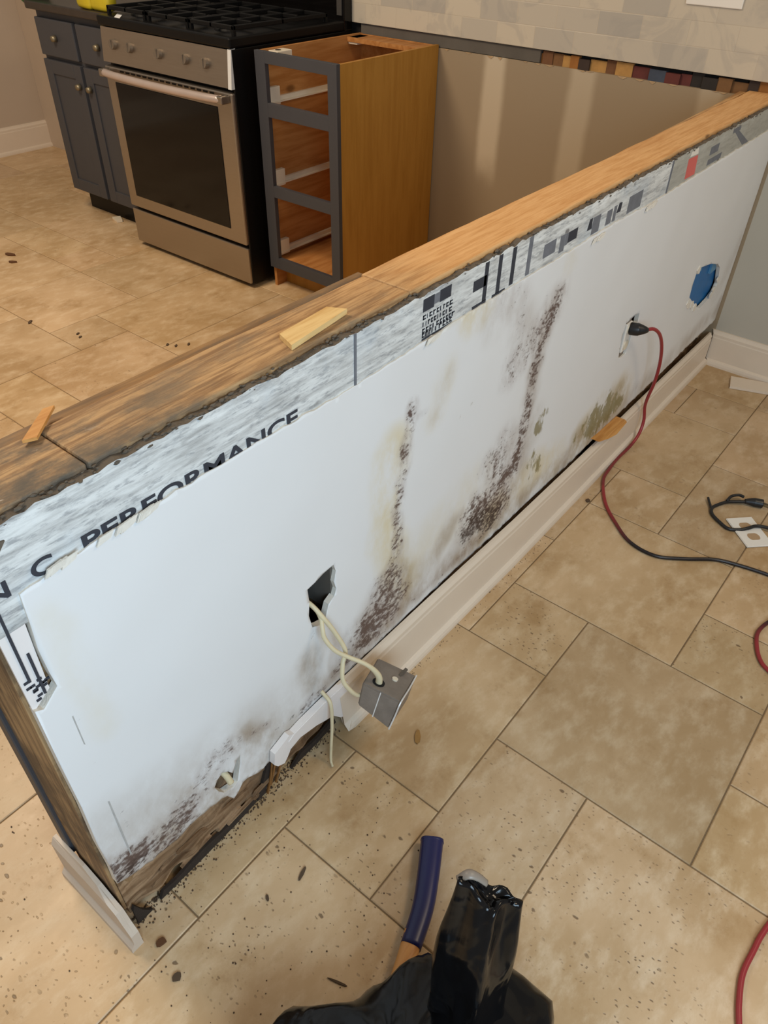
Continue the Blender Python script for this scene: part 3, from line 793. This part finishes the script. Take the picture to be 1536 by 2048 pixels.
bmesh.ops.transform(bm, matrix=Matrix.Translation(cc+uy*.35-ux*.2+nrm*.001), verts=bm.verts[:])
obj('mounting_screw', bm, MUD, t)
hub = Vector((.6756,.525,.203))
cA = [(.605, .66, .41), (.602, .618, .395), (.630, .575, .345), (.672, .545, .290), (.690, .530, .262), (.680, .527, .235), (.668, .532, .200), (.676, .532, .165), (.652, .525, .160)]
bm = BM(); tube(bm, [(.600,.67,.42),(.604,.622,.4125),(.6096,.600,.392),(.6245,.585,.348),(.6366,.572,.298),(.6216,.565,.281),(.6128,.558,.249),(.621,.550,.2185),(.636,.545,.190),(.650,.542,.180)], .0042, 12)
obj('electric_cable', bm, CABLE, t, True)
bm = BM(); tube(bm, [(.612,.67,.40),(.608,.618,.4045),(.6096,.603,.386),(.6019,.592,.3712),(.5995,.585,.3531),(.6091,.572,.3238),(.6271,.558,.2999),(.6505,.540,.2733),(.6665,.530,.2468),(.675,.524,.222),(.6756,.525,.198)], .0042, 12, rf=lambda s: .0040+.0032*max(0, s-.72)/.28)
obj('electric_cable', bm, CABLE, t, True)
bm = BM(); tube(bm, [(.612,.625,.170),(.612,.606,.163),(.610,.588,.150),(.603,.580,.10),(.592,.574,.05),(.583,.568,.012),(.577,.558,.005)], .0042, 10, rf=lambda s: .0042-.0016*s)
tag(obj('loose_wire', bm, CABLE, None, True), 'loose cream wire hanging over torn baseboard to the floor', 'wire')

# ------------------------------------------------------------------ extension cord
t = thing('extension_cord', (1.83, .6, 0), 'red and black extension cord plugged into half wall and trailing over floor', 'cord')
path = [(1.838,.575,.463),(1.868,.563,.458),(1.905,.555,.430),(1.945,.553,.380),(1.985,.556,.310),(2.005,.561,.240),(2.028,.574,.170),(2.046,.580,.125),(2.052,.573,.075),(2.03,.570,.035),(1.985,.574,.010),
        (1.92,.578,.005),(1.850,.574,.005),(1.781,.562,.005),(1.691,.512,.005),(1.629,.452,.005),(1.579,.385,.005),(1.572,.311,.005),(1.612,.245,.005),(1.66,.183,.005),(1.68,.124,.005),(1.693,.057,.005),
        (1.70,-.01,.005),(1.66,-.05,.005),(1.59,-.03,.005),(1.535,.002,.005),(1.486,.014,.005),(1.446,.007,.005),(1.399,-.016,.005),(1.375,-.05,.005),(1.33,-.16,.005),(1.20,-.26,.005),(1.0,-.25,.005),(.826,-.212,.005),(.766,-.205,.005),(.722,-.203,.005),(.682,-.211,.005),(.649,-.222,.005),(.58,-.25,.005),(.40,-.27,.005),(.2,-.30,.005)]
bm = BM(); tube(bm, path, .0048, 12)
o = obj('cord_jacket', bm, CORD, t, True)
av = []
for v in o.data.vertices:
    x, y = v.co.x+1.83, v.co.y+.6
    f = 0.0
    if y < .62: f = min(1, max(0, (.50-y)/.12)) if x > 1.45 and y > -.1 else 0
    if x < 1.535 and y < .02: f = max(0, (x-1.44)/.09)
    if x < 1.70 and y < .53: f = max(f, 0)
    if v.co.z < .02 and x > 1.75: f = .35
    av.append(min(1, f))
o.data.attributes.new('fade', 'FLOAT', 'POINT').data.foreach_set('value', av)
bm = BM(); tube(bm, [(1.822,.6095,.462),(1.824,.598,.463),(1.828,.588,.464),(1.834,.577,.464),(1.842,.571,.462)], .014, 14, rf=lambda s: .0165 if s < .45 else .0165-.010*(s-.45)/.55)
pl_ = obj('plug', bm, BLKR, t, True)

# short black cord and plate on the floor at right
t = thing('power_cord', (1.9, .2, 0), 'short black power cord looped over white cover plate', 'cord')
bm = BM(); tube(bm, [(1.90,.05,.006),(1.884,.095,.007),(1.868,.128,.011),(1.856,.145,.011),(1.835,.158,.010),(1.819,.175,.006),(1.806,.200,.005),(1.818,.228,.005),(1.838,.256,.005),(1.862,.266,.005),(1.885,.260,.006),(1.918,.240,.008),(1.945,.205,.010),(1.953,.196,.011)], .0048, 12)
obj('cord_jacket', bm, BLKR, t, True)
bm = BM(); tube(bm, [(1.948,.203,.011),(1.956,.188,.012),(1.963,.172,.012),(1.968,.160,.012)], .011, 14, rf=lambda s: .007+.006*min(1, s*2))
pg = obj('plug', bm, BLKR, t, True)
bm = BM()
for d in (-.006, .006):
    box(bm, 1.968+d*.9, 1.9695+d*.9, .138, .160, .008, .014)
obj('prong', bm, BRASS, pg)
bm = BM(); tube(bm, [(1.915,.243,.012),(1.938,.240,.016),(1.955,.225,.018),(1.962,.212,.014)], .0042, 10); tube(bm, [(1.862,.268,.006),(1.885,.283,.008),(1.897,.291,.010)], .0035, 8)
obj('twist_tie', bm, BLKR, t, True)
t = thing('cover_plate', (1.83, .16, 0), 'white duplex outlet cover plate lying on tile under black cord', 'cover plate')
ang = math.atan2(.223-.133, 1.843-1.759)
c0 = Vector((1.832, .150, 0)); ex = Vector((.053, -.053, 0)).normalized(); ey = Vector((.084, .090, 0)).normalized()
lx, ly = .076, .118   # long side runs along ey
def pfr(u, v, d): return c0 + ex*u + ey*v + Vector((0, 0, .001+d))
bm = BM(); prism(bm, [(-lx/2, -ly/2), (lx/2, -ly/2), (lx/2, ly/2), (-lx/2, ly/2)], pfr, .005)
bmesh.ops.bevel(bm, geom=bm.edges[:], offset=.0015, segments=2, affect='EDGES')
obj('plate_face', bm, WHITEP, t)
bm = BM()
for sx in (-.022, .022):
    pts = [(.0165*math.cos(2*PI*k/24), sx+.0165*max(-.8, min(.8, math.sin(2*PI*k/24)))) for k in range(24)]
    prism(bm, pts, lambda u, v, d: pfr(u, v, .0049+d), .0006)
obj('socket_opening', bm, simple('dusty_opening', srgb(176, 146, 112), .9), t)

bm = BM(); sc = [(2.642,.484),(2.690,.372),(2.655,.352),(2.61,.350),(2.568,.455),(2.60,.47)]
sc = [(2.640,.482),(2.679,.360),(2.612,.340),(2.566,.460)]
prism(bm, sc, lambda u, v, d: Vector((u, v, .001+d)), .009)
tag(obj('trim_offcut', bm, TRIM), 'flat cream painted trim offcut lying in front of corner baseboard', 'scrap')
bm = BM(); prism(bm, [(1.73,.156),(1.79,.150),(1.90,.146),(1.91,.134),(1.84,.128),(1.79,.138)], lambda u, v, d: Vector((u, .575+d+ (v-.12)*.3, v)), .03)
for v in bm.verts: v.co.z += .004
tag(obj('wood_shim', bm, ORCHIP), 'orange-brown wood shim wedged in the gap above baseboard', 'wood shim')

# wood pieces on top of the half wall
bm = BM(); prism(bm, [(.626,.668),(.728,.676),(.742,.650),(.614,.634)], lambda u, v, d: Vector((u, v, .8785+d)), .008)
tag(obj('wood_offcut', bm, CHIP), 'pale yellow flat pine offcut lying on the half wall top', 'wood scrap')
bm = BM(); prism(bm, [(.338,.742),(.325,.745),(.276,.706),(.290,.700)], lambda u, v, d: Vector((u, v, .8795+d)), .004)
tag(obj('wood_sliver', bm, ORCHIP), 'thin orange wood sliver bridging the back edge of half wall', 'wood scrap')
bm = BM(); prism(bm, [(1.80,.728),(2.45,.742),(2.69,.752),(2.69,.733),(2.2,.727)], lambda u, v, d: Vector((u, v, .855+d)), .02)
obj('split_edge_strip', bm, PINE, hw)
bm = BM(); box(bm, .34, .88, .7235, .7275, .8625, .872)
obj('back_edge_splinter', bm, PINE, hw)

# ------------------------------------------------------------------ drawer base cabinet (no drawers)
xf, xb, ya, yb, z0c, zt = 2.12, 2.704, 1.891, 2.282, .105, .875
t = thing('drawer_cabinet', (xf, (ya+yb)/2, 0), 'ochre base cabinet with charcoal face frame and three empty drawer openings', 'cabinet')
boxb('side_panel', PLYO, t, xf+.018, xb, ya, ya+.014, .0, zt-.002)
boxb('side_panel', PLYI, t, xf+.018, xb, yb-.014, yb, .0, zt-.002)
boxb('back_panel', PLYI, t, xb-.008, xb, ya+.014, yb-.014, .0, zt-.004)
boxb('bottom_panel', PLYI, t, xf+.018, xb-.008, ya+.014, yb-.014, .105, .120)
boxb('toe_kick', PLYO, t, xf+.075, xf+.088, ya+.014, yb-.014, 0, .103)
boxb('rear_stretcher', PLYI, t, xb-.095, xb-.008, ya+.014, yb-.014, zt-.022, zt-.006)
fr = BM()
for (a, b, c, d) in ((ya, ya+.042, .087, zt), (yb-.050, yb, .087, zt)): box(fr, xf, xf+.019, a, b, c, d, .0008)
for (c, d) in ((.838, zt), (.665, .712), (.378, .420), (.087, .132)): box(fr, xf+.0004, xf+.0186, ya+.042, yb-.050, c, d, .0006)
obj('face_frame', fr, CHAR, t)
for z in (.700, .412, .138):
    for s, yy in ((1, yb-.014), (-1, ya+.014)):
        bm = BM(); y1_ = yy-s*.012
        box(bm, xf+.03, xb-.06, min(yy, y1_), max(yy, y1_), z+.004, z+.020)
        box(bm, xf+.03, xb-.06, min(yy, yy-s*.024), max(yy, yy-s*.024), z+.002, z+.006)
        sl = obj('drawer_slide', bm, WPLAS, t)
        bm = BM(); yy2 = yy-s*.020
        box(bm, xf+.021, xf+.085, min(yy, yy2), max(yy, yy2), z-.006, z+.055 if s > 0 else z+.026, .002)
        for k in range(4): box(bm, xf+.019, xf+.022, min(yy-s*.002, yy-s*.018), max(yy-s*.002, yy-s*.018), z+.002+k*.010, z+.006+k*.010)
        obj('slide_bracket', bm, WPLAS, sl)
for (bx, by) in ((xf+.055, yb-.05), (xb-.09, yb-.05), (xf+.02, ya+.026)):
    bm = BM(); box(bm, bx, bx+(.075 if by > 2 else .02), by-.012, by+.034, zt-.030, zt-.006, .002)
    br_ = obj('corner_brace', bm, WPLAS, t)
bm = BM(); cyl(bm, (xf+.085, yb-.036, zt-.0058), (0, 0, 1), .011, .002, 14); obj('brace_hole_shade', bm, VOID, t)

# ------------------------------------------------------------------ range
sy0, sy1, sxf, sxb = 2.318, 3.088, 2.035, 2.70
t = thing('gas_range', (sxf, (sy0+sy1)/2, 0), 'stainless steel range with black glass oven door and black gas cooktop', 'stove')
boxb('side_panel', BLACKM, t, sxf+.012, sxb, sy0, sy0+.010, .02, .878, .002)
boxb('body', BLACKM, t, sxf+.030, sxb, sy0+.010, sy1, .03, .878, .003)
for y in (sy0+.06, sy1-.06):
    for x in (sxf+.08, sxb-.08): obj('levelling_foot', (lambda b: (cyl(b, (x, y, .016), (0, 0, 1), .018, .032, 14), b)[1])(BM()), BLACKM, t)
boxb('storage_drawer', STEEL, t, sxf, sxf+.03, sy0+.004, sy1-.004, .022, .172, .004)
dr = boxb('oven_door', STEEL, t, sxf-.004, sxf+.028, sy0+.004, sy1-.004, .186, .742, .006)
boxb('door_window', GLASS, dr, sxf-.0065, sxf-.002, sy0+.088, sy1-.062, .238, .688, .002)
bm = BM(); yA, yB = sy0+.03, sy1-.03
pts = [(sxf-.004, yB, .722)] + [(sxf-.030-.026*math.sin(PI*k/12)**.6, yB+(yA-yB)*k/12, .722) for k in range(0, 13)] + [(sxf-.004, yA, .722)]
tube(bm, pts[1:-1], .0145, 14, 3)
hd = obj('door_handle', bm, simple('pinkish_steel_handle', srgb(196, 178, 168), .32, metal=.5), dr, True)
for y in (yA, yB): boxb('handle_bracket', STEEL, hd, sxf-.045, sxf-.003, y-.014, y+.014, .708, .736, .004)
bm = BM()
for k in range(16): box(bm, sxf-.0062, sxf-.003, sy0+.10+k*.036, sy0+.122+k*.036, .728, .734)
obj('door_vent', bm, BLACKM, dr)
bm = BM()   # sloping control panel
prism(bm, [(sxf-.002, .756), (sxf+.012, .876), (sxf+.05, .878), (sxf+.05, .756)], lambda u, v, d: Vector((u, sy0+.004+d, v)), sy1-sy0-.008)
cp = obj('control_panel', bm, STEEL, t)
bm = BM(); prism(bm, [(sxf-.004, .754), (sxf+.010, .878), (sxf+.03, .880), (sxf+.03, .754)], lambda u, v, d: Vector((u, sy0+.001+d, v)), .018)
obj('bright_end_cap', bm, SILV, cp)
for y in (3.004, 2.90, 2.722, 2.569, 2.457):
    bm = BM(); cyl(bm, (sxf+.001, y, .822), (-1, 0, .12), .019, .018, 24, .017); box(bm, sxf-.012, sxf-.007, y-.003, y+.003, .806, .838, .001)
    obj('control_knob', bm, KNOB, cp, False)
boxb('cooktop', BLACKM, t, sxf+.004, sxb-.05, sy0-.002, sy1+.002, .880, .914, .006)
for (bx, by) in ((2.17, 2.46), (2.17, 2.95), (2.48, 2.46), (2.48, 2.95), (2.33, 2.70)):
    bm = BM(); cyl(bm, (bx, by, .9165), (0, 0, 1), .055, .008, 28, .05); cyl(bm, (bx, by, .924), (0, 0, 1), .038, .010, 28, .034)
    obj('burner', bm, IRON, t)
for gy in (2.335, 2.58, 2.83):
    bm = BM(); w_ = .238; zt_ = .944
    for a in (2.08, 2.32, 2.56): box(bm, a, a+.012, gy, gy+w_, zt_-.014, zt_, .002)
    for a in (gy, gy+w_/2-.006, gy+w_-.012): box(bm, 2.08, 2.572, a, a+.012, zt_-.014, zt_, .002)
    for a in (2.08, 2.56):
        for b in (gy, gy+w_-.012): box(bm, a, a+.012, b, b+.012, .914, zt_-.012)
    for bx in (2.20, 2.44): box(bm, bx, bx+.010, gy+.04, gy+w_-.04, zt_-.014, zt_, .002)
    obj('cast_iron_grate', bm, IRON, t)
boxb('backguard', GLASS, t, sxb-.05, sxb, sy0, sy1, .878, 1.16, .004)
boxb('backguard_trim', simple('dull_steel_trim', srgb(90, 86, 82), .4, metal=.5), t, sxb-.054, sxb-.05, sy0+.01, sy0+.035, .93, 1.15)
bm = BM(); prism(bm, [(2.045,2.975),(2.11,3.045),(2.10,3.00),(2.04,2.935)], lambda u, v, d: Vector((u, v, .9145+d)), .001)  # painted glint: white patch standing in for a light reflected in the cooktop
tag(obj('painted_glint', bm, simple('glint_white', (.95, .95, .93, 1), .5)), 'light glint painted as a small white patch on front left corner of the black cooktop', 'glint')

# ------------------------------------------------------------------ charcoal base cabinets at left
cy0, cy1, cxf = 3.092, 3.705, 2.125
t = thing('base_cabinet', (cxf, 3.4, 0), 'charcoal base cabinet with two drawers and two doors left of range', 'cabinet')
boxb('carcass', CHAR, t, cxf+.020, 2.704, cy0, cy1, .105, .872)
boxb('toe_kick', BLACKM, t, cxf+.08, 2.70, cy0, cy1, 0, .105)
ym = 3.405
for (a, b) in ((cy0+.004, ym-.012), (ym+.012, cy1-.004)):
    d = boxb('drawer_front', CHAR, t, cxf, cxf+.02, a, b, .700, .846, .004)
    bm = BM(); cyl(bm, (cxf-.012, (a+b)/2, .775), (-1, 0, 0), .014, .018, 18, .011); cyl(bm, (cxf-.002, (a+b)/2, .775), (-1, 0, 0), .006, .01, 12)
    obj('knob', bm, BRASS, d, True)
    bm = BM(); box(bm, cxf+.006, cxf+.019, a+.04, b-.04, .15, .64)
    for (c, e, z0_, z1_) in ((a, a+.055, .112, .684), (b-.055, b, .112, .684), (a+.055, b-.055, .112, .168), (a+.055, b-.055, .628, .684)):
        box(bm, cxf, cxf+.019, c, e, z0_, z1_, .002)
    d = obj('cabinet_door', bm, CHAR, t)
    ky = ym+(.04 if a > ym-.02 else -.04)
    bm = BM(); cyl(bm, (cxf-.012, ky, .60), (-1, 0, 0), .014, .018, 18, .011); cyl(bm, (cxf-.002, ky, .60), (-1, 0, 0), .006, .01, 12)
    obj('knob', bm, BRASS, d, True)
bm = BM(); box(bm, cxf-.022, 2.702, cy0, cy1+.012, .876, .908, .006)
tag(obj('countertop', bm, simple('dark_brown_stone_counter', srgb(52, 44, 38), .4, var=.35, scale=30)), 'short dark stone countertop over charcoal cabinets left of range', 'countertop')
bm = BM()
bmesh.ops.create_uvsphere(bm, u_segments=36, v_segments=20, radius=.1, matrix=Matrix.Translation((2.16, 3.675, .970)))
for v in bm.verts:
    v.co.x = 2.17+(v.co.x-2.16)*.6; v.co.y = 3.745+(v.co.y-3.675)*1.15
    v.co.z = max(v.co.z, .9085) if v.co.y < 3.745 else max(v.co.z, .886)
tag(obj('green_container', bm, GREEN, None, True), 'blurred green rounded container on left end of dark counter', 'container')
bm = BM(); box(bm, 2.115, 2.185, 3.235, 3.335, .909, 1.04, .02, 3); box(bm, 2.12, 2.18, 3.125, 3.245, .909, 1.00, .02, 3)
for v in bm.verts: v.co += Vector((.006, .01, .006))*noise.noise(v.co*18); v.co.z = max(v.co.z, .909)
tag(obj('yellow_package', bm, YEL, None, True), 'blurred yellow package standing on dark counter beside the range', 'package')
bm = BM(); prism(bm, [(2.155,3.46),(2.19,3.44),(2.165,3.39),(2.14,3.40)], lambda u, v, d: Vector((u, v, .001+d)), .012)
tag(obj('plastic_clip', bm, WPLAS), 'small pale plastic clip on floor below charcoal cabinet', 'clip')
# switch plate on the tile
t = thing('switch_plate', (2.699, .90, 1.077), 'white switch plate on marble tile backsplash at top of photo', 'switch plate')
boxb('plate_face', WHITEP, t, 2.694, 2.6995, .815, .985, 1.077, 1.195, .002)
for y in (.857, .943): boxb('switch_toggle', WPLAS, t, 2.690, 2.6945, y-.012, y+.012, 1.11, 1.165, .001)

# ------------------------------------------------------------------ hammer
t = thing('hammer', (.45, .27, 0), 'wooden hammer handle with navy blue painted end, beside black bag', 'hammer')
cl = [(.572,.312,.020),(.52,.283,.019),(.47,.258,.018),(.41,.238,.018),(.36,.226,.018)]
def hw_(s): return .0165+.0045*(1-s)**2
def grip(bm, pts, wf, hf, sm=8, n=20):
    ps = catmull(pts, sm); L_ = len(ps); rings = []
    for i, p in enumerate(ps):
        tt = (ps[min(i+1, L_-1)]-ps[max(i-1, 0)]).normalized(); s = tt.cross(Vector((0, 0, 1))).normalized(); u = s.cross(tt)
        q = i/(L_-1)
        rings.append([bm.verts.new(p+s*math.copysign(abs(math.cos(2*PI*k/n))**.8, math.cos(2*PI*k/n))*wf(q)+u*math.copysign(abs(math.sin(2*PI*k/n))**.8, math.sin(2*PI*k/n))*hf(q)) for k in range(n)])
    for a, b in zip(rings, rings[1:]):
        for k in range(n): bm.faces.new((a[k], a[(k+1) % n], b[(k+1) % n], b[k]))
    bm.faces.new(rings[0][::-1]); bm.faces.new(rings[-1])
bm = BM(); grip(bm, [(.573,.313,.019),(.572,.3125,.019)]+cl[1:4], lambda s: (.019 if s < .03 else .0215-.004*s), lambda s: (.013 if s < .03 else .0155))
obj('blue_grip', bm, NAVY, t, True)
bm = BM(); grip(bm, [(.43,.246,.0178),(.39,.232,.0178),(.34,.216,.018),(.30,.205,.018),(.262,.197,.018)], lambda s: .0168-.003*s, lambda s: .0145)
obj('handle', bm, HICK, t, True)
bm = BM(); box(bm, .245, .272, .165, .225, .003, .032, .005, 3); cyl(bm, (.2585, .235, .0175), (0, 1, 0), .014, .022, 20)
obj('hammer_head', bm, BLACKM, t)

# ------------------------------------------------------------------ trash bag
t = thing('trash_bag', (.24, .05, 0), 'shiny black plastic trash bag with twisted neck, bottom of photo', 'trash bag')
bm = BM()
cx, cy = .165, .068; NU, NV = 110, 44
def ridged(v):
    return 1-abs(noise.noise(v))*2
rings = []
for j in range(NV+1):
    v = j/NV; ph = v*PI*.5
    r0 = .07+.105*math.sin(min(1, v*2.2)*PI*.5) if v < .45 else .175*math.cos((v-.45)/.55*PI*.5)**.8
    zz = .002+.205*(v**.95)
    ring = []
    for i in range(NU):
        a = 2*PI*i/NU
        d = Vector((math.cos(a), math.sin(a), 0))
        # folds gather towards the neck at angle ~ 0.35 rad
        fold = .007*math.sin(a*8+4*v+3*noise.noise(Vector((d.x*2, d.y*2, v*2)))) + .020*ridged(Vector((d.x*2.6, d.y*2.6, v*2.2)))
        r = max(.0, r0*(1+.06*noise.noise(Vector((d.x*1.5, d.y*1.5, 3))))+fold*(1 if v < .97 else 0)*min(1, r0/.08))
        ex_ = max(0, math.cos(a-.28))**6*.035*math.sin(v*PI)
        z = zz+.010*noise.noise(Vector((d.x*6*r, d.y*6*r, v*5)))
        sd = 1+(.40*max(0, math.cos(a+.22))**3+.34*max(0, math.cos(a-2.05))**1.6)*min(1, v*5+.2)
        ring.append(bm.verts.new((cx+d.x*(r+ex_)*sd, cy+d.y*(r+ex_)*sd, max(.002, z if j else .002))))
    rings.append(ring)
for a, b in zip(rings, rings[1:]):
    for k in range(NU): bm.faces.new((a[k], a[(k+1) % NU], b[(k+1) % NU], b[k]))
bm.faces.new(rings[0][::-1]); bm.faces.new(rings[-1])
obj('bag_body', bm, BAG, t, True)
# neck: flattened, folded tube rising from the far side
bm = BM(); NU = 64; NV = 46
base = Vector((.320, .092, .03)); topc = Vector((.408, .134, .385))
wid = Vector((.060, -.090, 0)).normalized(); thk = Vector((.090, .060, -.02)).normalized()
rings = []
for j in range(NV+1):
    v = j/NV
    c = base.lerp(topc, v)+Vector((.006*math.sin(v*7), 0, 0))
    wd = .020*(1-v)**1.5+.041+.002*math.sin(v*11); th = .03*(1-v)**1.6+.017-.009*max(0, v-.75)/.25
    ring = []
    for i in range(NU):
        a = 2*PI*i/NU; ca, sa = math.cos(a), math.sin(a)
        fold = (.0055*math.sin(a*4+v*2.5)+.0075*ridged(Vector((ca*1.4, sa*1.4, v*1.6))))*(1-.3*max(0, v-.8)/.2)
        sl = (-.020*ca+.010*max(0, -ca-.5))*max(0, v-.72)/.28       # top rim tilts: higher on the left
        notch = -.012*math.exp(-((ca-.05)/.22)**2)*max(0, v-.75)/.25
        p = c+wid*ca*(wd+fold*.6)+thk*sa*(th+fold)
        p.z += sl+notch
        p += thk*(-.012*math.exp(-((ca-.12)/.16)**2)*(1 if sa < 0 else .2)*min(1, v*2))
        ring.append(bm.verts.new(p))
    rings.append(ring)
for a, b in zip(rings, rings[1:]):
    for k in range(NU): bm.faces.new((a[k], a[(k+1) % NU], b[(k+1) % NU], b[k]))
# the open mouth folds inwards
prev = rings[-1]
for dz, s in ((-.002, .80), (-.012, .55), (-.016, .25)):
    cc_ = sum((q.co for q in rings[-1]), Vector())/NU
    cur = [bm.verts.new(cc_+(q.co-cc_)*s+Vector((0, 0, dz))) for q in rings[-1]]
    for k in range(NU): bm.faces.new((prev[k], prev[(k+1) % NU], cur[(k+1) % NU], cur[k]))
    prev = cur
bm.faces.new(prev)
obj('bag_neck', bm, BAG, t, True)
bm = BM(); pk = topc-wid*.032
tube(bm, [topc-wid*.040+Vector((.006, .004, .012)), topc-wid*.030+Vector((.010, .004, .022)), topc-wid*.018+Vector((.010, .004, .018)), topc-wid*.004+Vector((.008, .004, .006))], .006, 12, rf=lambda s: .0065-.003*abs(s-.4), flat=.5)
obj('rolled_bag_edge', bm, BAGG, t, True)

# ------------------------------------------------------------------ debris on the floor
def chip(x, y, ln, wd, a, label, m=DEBR, h=.003, cat='debris', name='debris_chip', group='dark chips scattered on the floor'):
    bm = BM(); rr = random.Random(int(x*1000+y*77))
    pl = []
    for k in range(8):
        b = 2*PI*k/8; u = ln/2*math.cos(b)*rr.uniform(.8, 1.15); v = wd/2*math.sin(b)*rr.uniform(.7, 1.2)
        pl.append((x+u*math.cos(a)-v*math.sin(a), y+u*math.sin(a)+v*math.cos(a)))
    prism(bm, pl, lambda u, v, d: Vector((u, v, .0005+d)), h)
    return tag(obj(name, bm, m), label, cat, group)
chip(.388, .462, .030, .0055, .25, 'small dark sliver of rubble on tile between half wall and hammer')
BR = simple('brown_leaf_bit', srgb(92, 58, 30), .9)
chip(1.567, 3.415, .055, .022, 1.9, 'brown crumpled flake on kitchen floor at left edge, larger', BR, .006)
chip(1.528, 3.328, .04, .018, 2.2, 'brown crumpled flake on kitchen floor at left edge, smaller', BR, .006)
chip(1.255, 2.742, .03, .014, .7, 'dark speck on kitchen tile, left of the scattered crumbs', DEBR)
for x, y, p in ((1.32, 2.52, 'upper'), (1.31, 2.49, 'lower')): chip(x, y, .018, .010, .5, 'dark crumb on brown kitchen tile, %s of the close pair' % p, DEBR, group='crumbs on the brown kitchen tile')
for x, y, p in ((1.485, 2.196, 'leftmost'), (1.50, 2.165, 'middle'), (1.54, 2.14, 'rightmost')): chip(x, y, .020, .009, .6, 'dark crumb on tile just beyond half wall, %s of the row of three' % p, DEBR, group='crumbs near the half wall back')
chip(.143, .505, .016, .014, 0, 'round grey-brown pebble on tile near the broken corner', DEBR, .004)
chip(.160, .565, .018, .014, 0, 'dark brown blob on floor right by the broken corner', BR, .004)
chip(.32, .48, .012, .006, 1, 'tiny black grit on tile near wall foot', DEBR)
chip(.24, .29, .014, .010, 1, 'dark grit lump on tile near the bag', DEBR)
chip(.30, .30, .035, .004, 1.9, 'thin dark twig beside hickory part of hammer handle', DEBR)
chip(.741, .47, .035, .012, .6, 'curled amber paint scrap on tile in front of the junction box', simple('amber_scrap', srgb(150, 112, 60), .8, var=.3, scale=50), .003)
chip(1.669, .555, .014, .012, .2, 'small dark round blob on tile between baseboard and red cord', DEBR, .004)
# crumbled dirt along the foot of the wall: uncountable
bm = BM(); rr = random.Random(21)
for k in range(900):
    x = .15+rr.random()*.50; y = .634-abs(rr.gauss(0, .014)); r = rr.uniform(.0005, .0020)
    bmesh.ops.create_icosphere(bm, subdivisions=1, radius=r, matrix=Matrix.Translation((x, y, r*.5)))
for k in range(100):
    x = rr.uniform(.68, 1.5); y = bby(x)-.028-abs(rr.gauss(0, .01)); r = rr.uniform(.0005, .0013)
    bmesh.ops.create_icosphere(bm, subdivisions=1, radius=r, matrix=Matrix.Translation((x, y, r*.5)))
for k in range(170):
    x = rr.uniform(-.05, .60); y = rr.uniform(.25, .60) if x > .13 else rr.uniform(.25, 1.0); r = rr.uniform(.0005, .0017)
    bmesh.ops.create_icosphere(bm, subdivisions=1, radius=r, matrix=Matrix.Translation((x, y, r*.5)))
g = obj('wall_grit', bm, DEBR); tag(g, 'dark crumbled dirt and grit along the foot of the half wall', 'grit'); g['kind'] = 'stuff'
